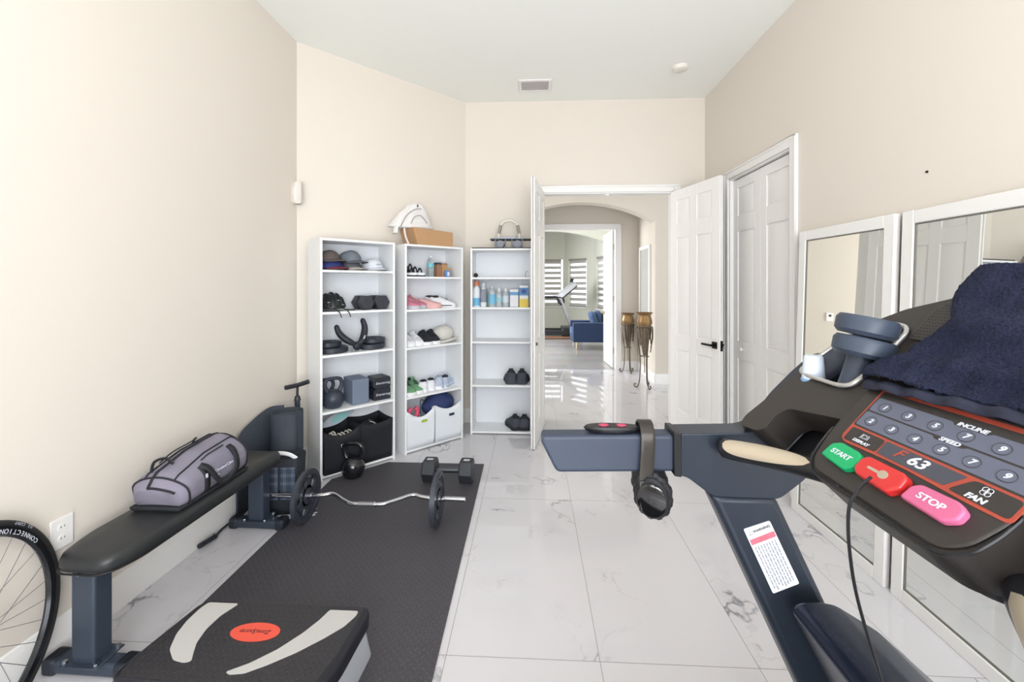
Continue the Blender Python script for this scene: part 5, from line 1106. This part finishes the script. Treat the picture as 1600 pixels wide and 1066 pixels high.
# ================================================================ MIRRORS
mirm = bpy.data.materials.new('silvered_mirror'); mirm.use_nodes = True; B = mirm.node_tree.nodes['Principled BSDF']; B.inputs['Base Color'].default_value = (.86, .88, .86, 1); B.inputs['Metallic'].default_value = 1; B.inputs['Roughness'].default_value = .015
def mirror(label, y0, y1, lean, twist=0, xb=1.685):
    H, W, fr, tk = 1.80, y1-y0, .062, .03
    ang = lean
    o = Vector((xb, y0, 0)); up = Vector((math.sin(ang), 0, math.cos(ang))); up = up; yv = Vector((math.sin(twist), math.cos(twist), 0)); up = (up-up.dot(yv)*yv).normalized(); M = frame(o, yv, up)     # z of frame = y x up = towards +X
    t = thingM('standing_mirror', label, 'mirror', M @ Matrix.Translation((W/2, 0, 0)), 'large white framed mirrors')
    for a in ((0, fr, 0, H), (W-fr, W, 0, H)): G().box(a[0], a[1], a[2], a[3], 0, tk, M).out('frame_side', trim_m, t, bevel=.004, world=True)
    for a in ((fr, W-fr, 0, fr), (fr, W-fr, H-fr, H)): G().box(a[0], a[1], a[2], a[3], 0, tk, M).out('frame_rail', trim_m, t, bevel=.004, world=True)
    G().box(fr-.004, W-fr+.004, fr-.004, H-fr+.004, .010, .022, M).out('glass', mirm, t, world=True)
    g = G()
    for a in ((fr, fr+.006, fr, H-fr), (W-fr-.006, W-fr, fr, H-fr), (fr, W-fr, fr, fr+.006), (fr, W-fr, H-fr-.006, H-fr)): g.box(a[0], a[1], a[2], a[3], .006, .012, M)
    g.out('frame_bead', mat('bead_dark', (110, 108, 100), .4), t, world=True)
    return t
mirror('farther white framed mirror leaning on the right wall next to the closet', 2.075, 2.785, .030)
mirror('nearer white framed mirror leaning on the right wall behind the treadmill console', 1.31, 2.045, .030, .036, 1.665)
# ================================================================ WALL AND CEILING FITTINGS
t = thing('motion_detector', 'white corner motion detector high on the left corner', 'motion detector', (-1.822, 3.160, 2.085), -.55)
md = mat('detector_white', (232, 226, 220), .5)
g = G(); g.loft([[(x, y, z) for x, y in rrect(-.034*k, .034*k, -.05*k2, .01, .016, 4)] for k, k2, z in ((.8, .6, .0), (1, 1.0, .02), (1, 1.05, .11), (.95, .75, .165), (.85, .55, .175))]); g.out('housing', md, t, smooth=50)
G().ell((.014, -.049, .045), (.004, .003, .006), 8).out('sensor_eye', mat('sensor_grey', (140, 134, 128), .4), t); G().box(-.03, .03, -.004, .012, .0, .17).out('back_plate', mat('plate_grey', (190, 186, 176), .5), t)  # back plate slightly greyer than the housing
def outlet(label, M, sw=False):
    t = thingM('wall_outlet' if not sw else 'thermostat', label, 'outlet' if not sw else 'thermostat', M)
    G().prism(rrect(-.040, .040, -.06, .06, .006), 0, .006).out('cover_plate', trim_m, t, bevel=.002)
    return t
t = outlet('white double outlet plate low on the left wall behind the bench', frame((XL, 1.553, .478), (0, 1, 0), (0, 0, 1)))
for z in (-.022, .022):
    r_ = G().prism([(.017*math.cos(a*PI/10), z+.015*math.sin(a*PI/10)) for a in range(20)], .006, .008).out('receptacle', trim_m, t)
    for x in (-.006, .006): G().box(x-.001, x+.001, z-.002, z+.006, .008, .0085).out('slot', mat('slot_black', (20, 20, 20), .6), r_)
t = thingM('thermostat', 'small square thermostat on the hall pier, seen only in the mirror', 'thermostat', frame((-.80, AY, 1.14), (1, 0, 0), (0, 0, 1)))
G().prism(rrect(-.05, .05, -.06, .06, .006), 0, .015).out('housing', trim_m, t, bevel=.002); G().box(-.018, .018, .005, .035, .015, .016).out('display', mat('slot_black', (20, 20, 20), .6), t)
t = thing('ceiling_vent', 'white rectangular air vent in the ceiling near the doorway', 'vent', (.03, 4.01, CH), 0)
g = G()
for a in ((-.155, .155, -.12, -.095), (-.155, .155, .095, .12), (-.155, -.13, -.095, .095), (.13, .155, -.095, .095)): g.box(a[0], a[1], a[2], a[3], -.010, 0)
g.out('vent_frame', trim_m, t, bevel=.003)
for k in range(7):
    y = -.08+.0267*k; G().box(-.13, .13, y-.012, y+.012, -.008, -.005, Matrix.Translation((0, y, -.006)) @ Matrix.Rotation(.5, 4, 'X') @ Matrix.Translation((0, -y, .006))).out('louvre', mat('louvre_grey_pink', (232, 226, 226), .5), t)
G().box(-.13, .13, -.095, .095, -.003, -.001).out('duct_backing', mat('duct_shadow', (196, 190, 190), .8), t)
t = thing('smoke_detector', 'round white smoke detector on the ceiling near the right wall', 'smoke detector', (1.31, 3.73, CH), 0)
G().lathe([(.002, -.036), (.045, -.036), (.060, -.028), (.066, -.010), (.068, 0), (.002, 0)], 36).out('cover', md, t, smooth=40)
for k in range(3): G().ell((.025*math.cos(k*2.1+2), .025*math.sin(k*2.1+2), -.036), (.007, .007, .003), 10).out('sensor_button', mat('button_beige', (206, 196, 184), .5), t)
t = thing('wall_anchor', 'tiny black screw hole plug on the right wall above the mirrors', 'screw', (XR, 1.956, 1.966), 0); G().cyl((-.004, 0, 0), (0, 0, 0), .006, n=10).out('screw', mat('slot_black', (20, 20, 20), .6), t)
t = thing('wall_nail', 'tiny dark nail in the angled wall left of the white bag', 'nail', (-1.13, 3.93, 2.10), 0); G().cyl((0.004, -.004, 0), (0, 0, 0), .005, n=10).out('nail', mat('slot_black', (20, 20, 20), .6), t)
t = thing('door_stop_catch', 'small white ball catch under the head of the doorway', 'catch', (.79, YB+.03, OT-.012), 0); G().box(-.02, .02, -.012, .012, -.016, 0).out('catch', trim_m, t, bevel=.003)
# ================================================================ HALL: two plant stands
iron_b = mat('wrought_iron_bronze', (96, 84, 70), .45, .6); copper = mat('hammered_brass', (140, 112, 76), .4, .7, bump=(40, .4, .004), noise=(20, .2)); dfab = mat('dangling_bronze_leaves', (116, 102, 88), .6, .3, noise=(25, .3))
def stand(label, loc, H_, R_, rot):
    t = thing('plant_stand', label, 'plant stand', loc, rot, 'brass pots on iron stands')
    hb = H_-.22*H_
    G().lathe([(.002, H_*.42), (.02, H_*.43), (R_*.45, H_*.60), (R_*.80, H_*.80), (R_*.78, H_*.83)], 28).out('cone_basket', dfab, t, smooth=60)
    G().lathe([(R_*.66, H_*.80), (R_*.92, H_*.86), (R_*.88, H_*.90), (R_*.70, H_*.955), (R_*.74, H_*.975), (R_*1.02, H_), (R_*.98, H_*.995), (R_*.66, H_*.965), (R_*.60, H_*.85), (.002, H_*.84)], 32).out('pot', copper, t, smooth=50)
    G().tube([(R_*.93*math.cos(a*PI/12), R_*.93*math.sin(a*PI/12), H_*.81) for a in range(24)], .006, 8, closed=True).out('upper_ring', iron_b, t)
    G().tube([(R_*.50*math.cos(a*PI/12), R_*.50*math.sin(a*PI/12), H_*.42) for a in range(24)], .005, 8, closed=True).out('lower_ring', iron_b, t)
    for k in range(3):
        a = k*2*PI/3+PI/2+PI; c_, s_ = math.cos(a), math.sin(a)
        prof = spline([(R_*.93, H_*.81), (R_*.78, H_*.62), (R_*.52, H_*.42), (R_*.52, H_*.22), (R_*.62, H_*.08), (R_*.85, H_*.008+.006), (R_*1.12, .012), (R_*1.25, .035), (R_*1.12, .055), (R_*1.02, .042)], 6)
        G().tube([(r*c_, r*s_, z) for r, z in prof], .0075, 8).out('leg', iron_b, t, smooth=180)
    random.seed(int(H_*100))
    for k in range(14):
        a = k*2*PI/14; r = R_*random.uniform(.82, .98); z0 = H_*.80; z1 = H_*random.uniform(.42, .62); r1 = R_*random.uniform(.55, .9)
        G().tube(spline([(r*math.cos(a), r*math.sin(a), z0), (r*.98*math.cos(a+.1), r*.98*math.sin(a+.1), (z0+z1)/2), (r1*math.cos(a+.2), r1*math.sin(a+.2), z1)], 4), random.uniform(.008, .016), 6, flat=(.3, 1)).out('hanging_leaf', dfab, t)
    G().cyl((0, 0, H_*.20), (0, 0, H_*.43), .006, n=8).out('drop_finial', iron_b, t)
stand('taller brass pot on a bronze scroll-legged stand by the arch pillar', (1.585, 5.92, 0), 1.06, .115, .35)
stand('shorter brass pot on a bronze scroll-legged stand, farther down the hall', (1.585, 6.93, 0), .98, .11, .2)
# ================================================================ FAR ROOM: armchair, treadmill
nv = mat('navy_velvet', (34, 54, 90), .75, sheen=.1, noise=(6, .1)); nv2 = mat('steel_blue_velvet', (60, 84, 122), .75, sheen=.1, noise=(6, .1)); gold = mat('pale_brass_leg', (214, 200, 160), .3, .7)
t = thing('armchair', 'navy blue velvet armchair with cushions facing left in the far room', 'armchair', (1.33, 9.62, 0), 0)
G().box(-.42, .45, -.40, -.24, .17, .60).out('arm', nv, t, bevel=.02, seg=3); G().box(-.42, .45, .24, .40, .17, .60).out('arm', nv, t, bevel=.02, seg=3)
G().box(.27, .47, -.24, .24, .17, .78).out('backrest', nv, t, bevel=.03, seg=3); G().box(-.43, .27, -.24, .24, .17, .30).out('seat_base', nv, t, bevel=.015); G().box(-.44, .27, -.235, .235, .30, .46).out('seat_cushion', nv2, t, bevel=.035, seg=4)
for x in (-.33, .38):
    for y in (-.33, .33): G().cyl((x, y, .17), (x*1.03, y*1.03, 0), .018, .011, n=12).out('leg', gold, t)
for k, (x, rr_) in enumerate(((.14, -.35), (.24, -.2))):
    c = thing('throw_cushion', ('light blue' if k == 0 else 'steel blue')+' velvet cushion leaning on the armchair back', 'cushion', (1.33+x, 9.50+.1*k, .46), 0, 'cushions on the armchair')
    g = G(); M = Matrix.Rotation(rr_, 4, 'Y') @ Matrix.Translation((0, 0, .20)); 
    rings = []
    for q in range(9):
        f_ = (q/8-.5)*2; k_ = (1-abs(f_)**3)**.5 if abs(f_) < 1 else .02
        rings.append([(.09*f_*(1-.75*abs(a)**4 if False else 1), x_*k_*.2+0, z_*k_*.2) for x_, z_ in [(math.copysign(abs(math.cos(b))**.5, math.cos(b)), math.copysign(abs(math.sin(b))**.5, math.sin(b))) for b in [w_*2*PI/24 for w_ in range(24)]] for a in (0,)])
    g.loft(rings, M=M); g.out('cover', nv2, c, smooth=180)
t = thing('treadmill', 'second, slim black and silver treadmill under the blinds in the far room', 'treadmill', (.35, 11.4, 0), 0)
sv = mat('silver_frame', (170, 172, 178), .3, .7)
G().box(-1.3, .75, -.36, -.26, .10, .22).out('side_rail', tm_blk, t, bevel=.01); G().box(-1.3, .75, .26, .36, .10, .22).out('side_rail', tm_blk, t, bevel=.01); G().box(-1.25, .7, -.26, .26, .12, .18).out('deck', mat('belt_black', (22, 22, 24), .8), t)
G().box(.45, 1.0, -.34, .34, .05, .30).out('motor_hood', tm_blk, t, bevel=.04, seg=3); G().box(-1.3, .9, -.37, -.33, .02, .07).out('base_frame', mat('copper_trim', (150, 110, 84), .4, .6), t)
for y in (-.34, .34):
    G().tube([(.80, y, .08), (.42, y, 1.08)], .035, 10).out('upright', sv, t); G().tube(spline([(-.30, y, 1.09), (.10, y, 1.10), (.42, y, 1.10), (.50, y, 1.0), (.42, y, .92), (.36, y, 1.05)], 4), .026, 10).out('handrail', tm_blk, t, smooth=180)
G().box(-.06, .06, -.36, .36, 0, .62, Matrix.Translation((.36, 0, 1.08)) @ Matrix.Rotation(.86, 4, 'Y')).out('console', sv, t, bevel=.015); G().box(.06, .085, -.34, .34, .02, .60, Matrix.Translation((.36, 0, 1.08)) @ Matrix.Rotation(.86, 4, 'Y')).out('console_back', tm_blk, t)
G().cyl((.68, -.2, 1.57), (.76, -.2, 1.55), .05, n=14).out('fan_pod', tm_blk, t)
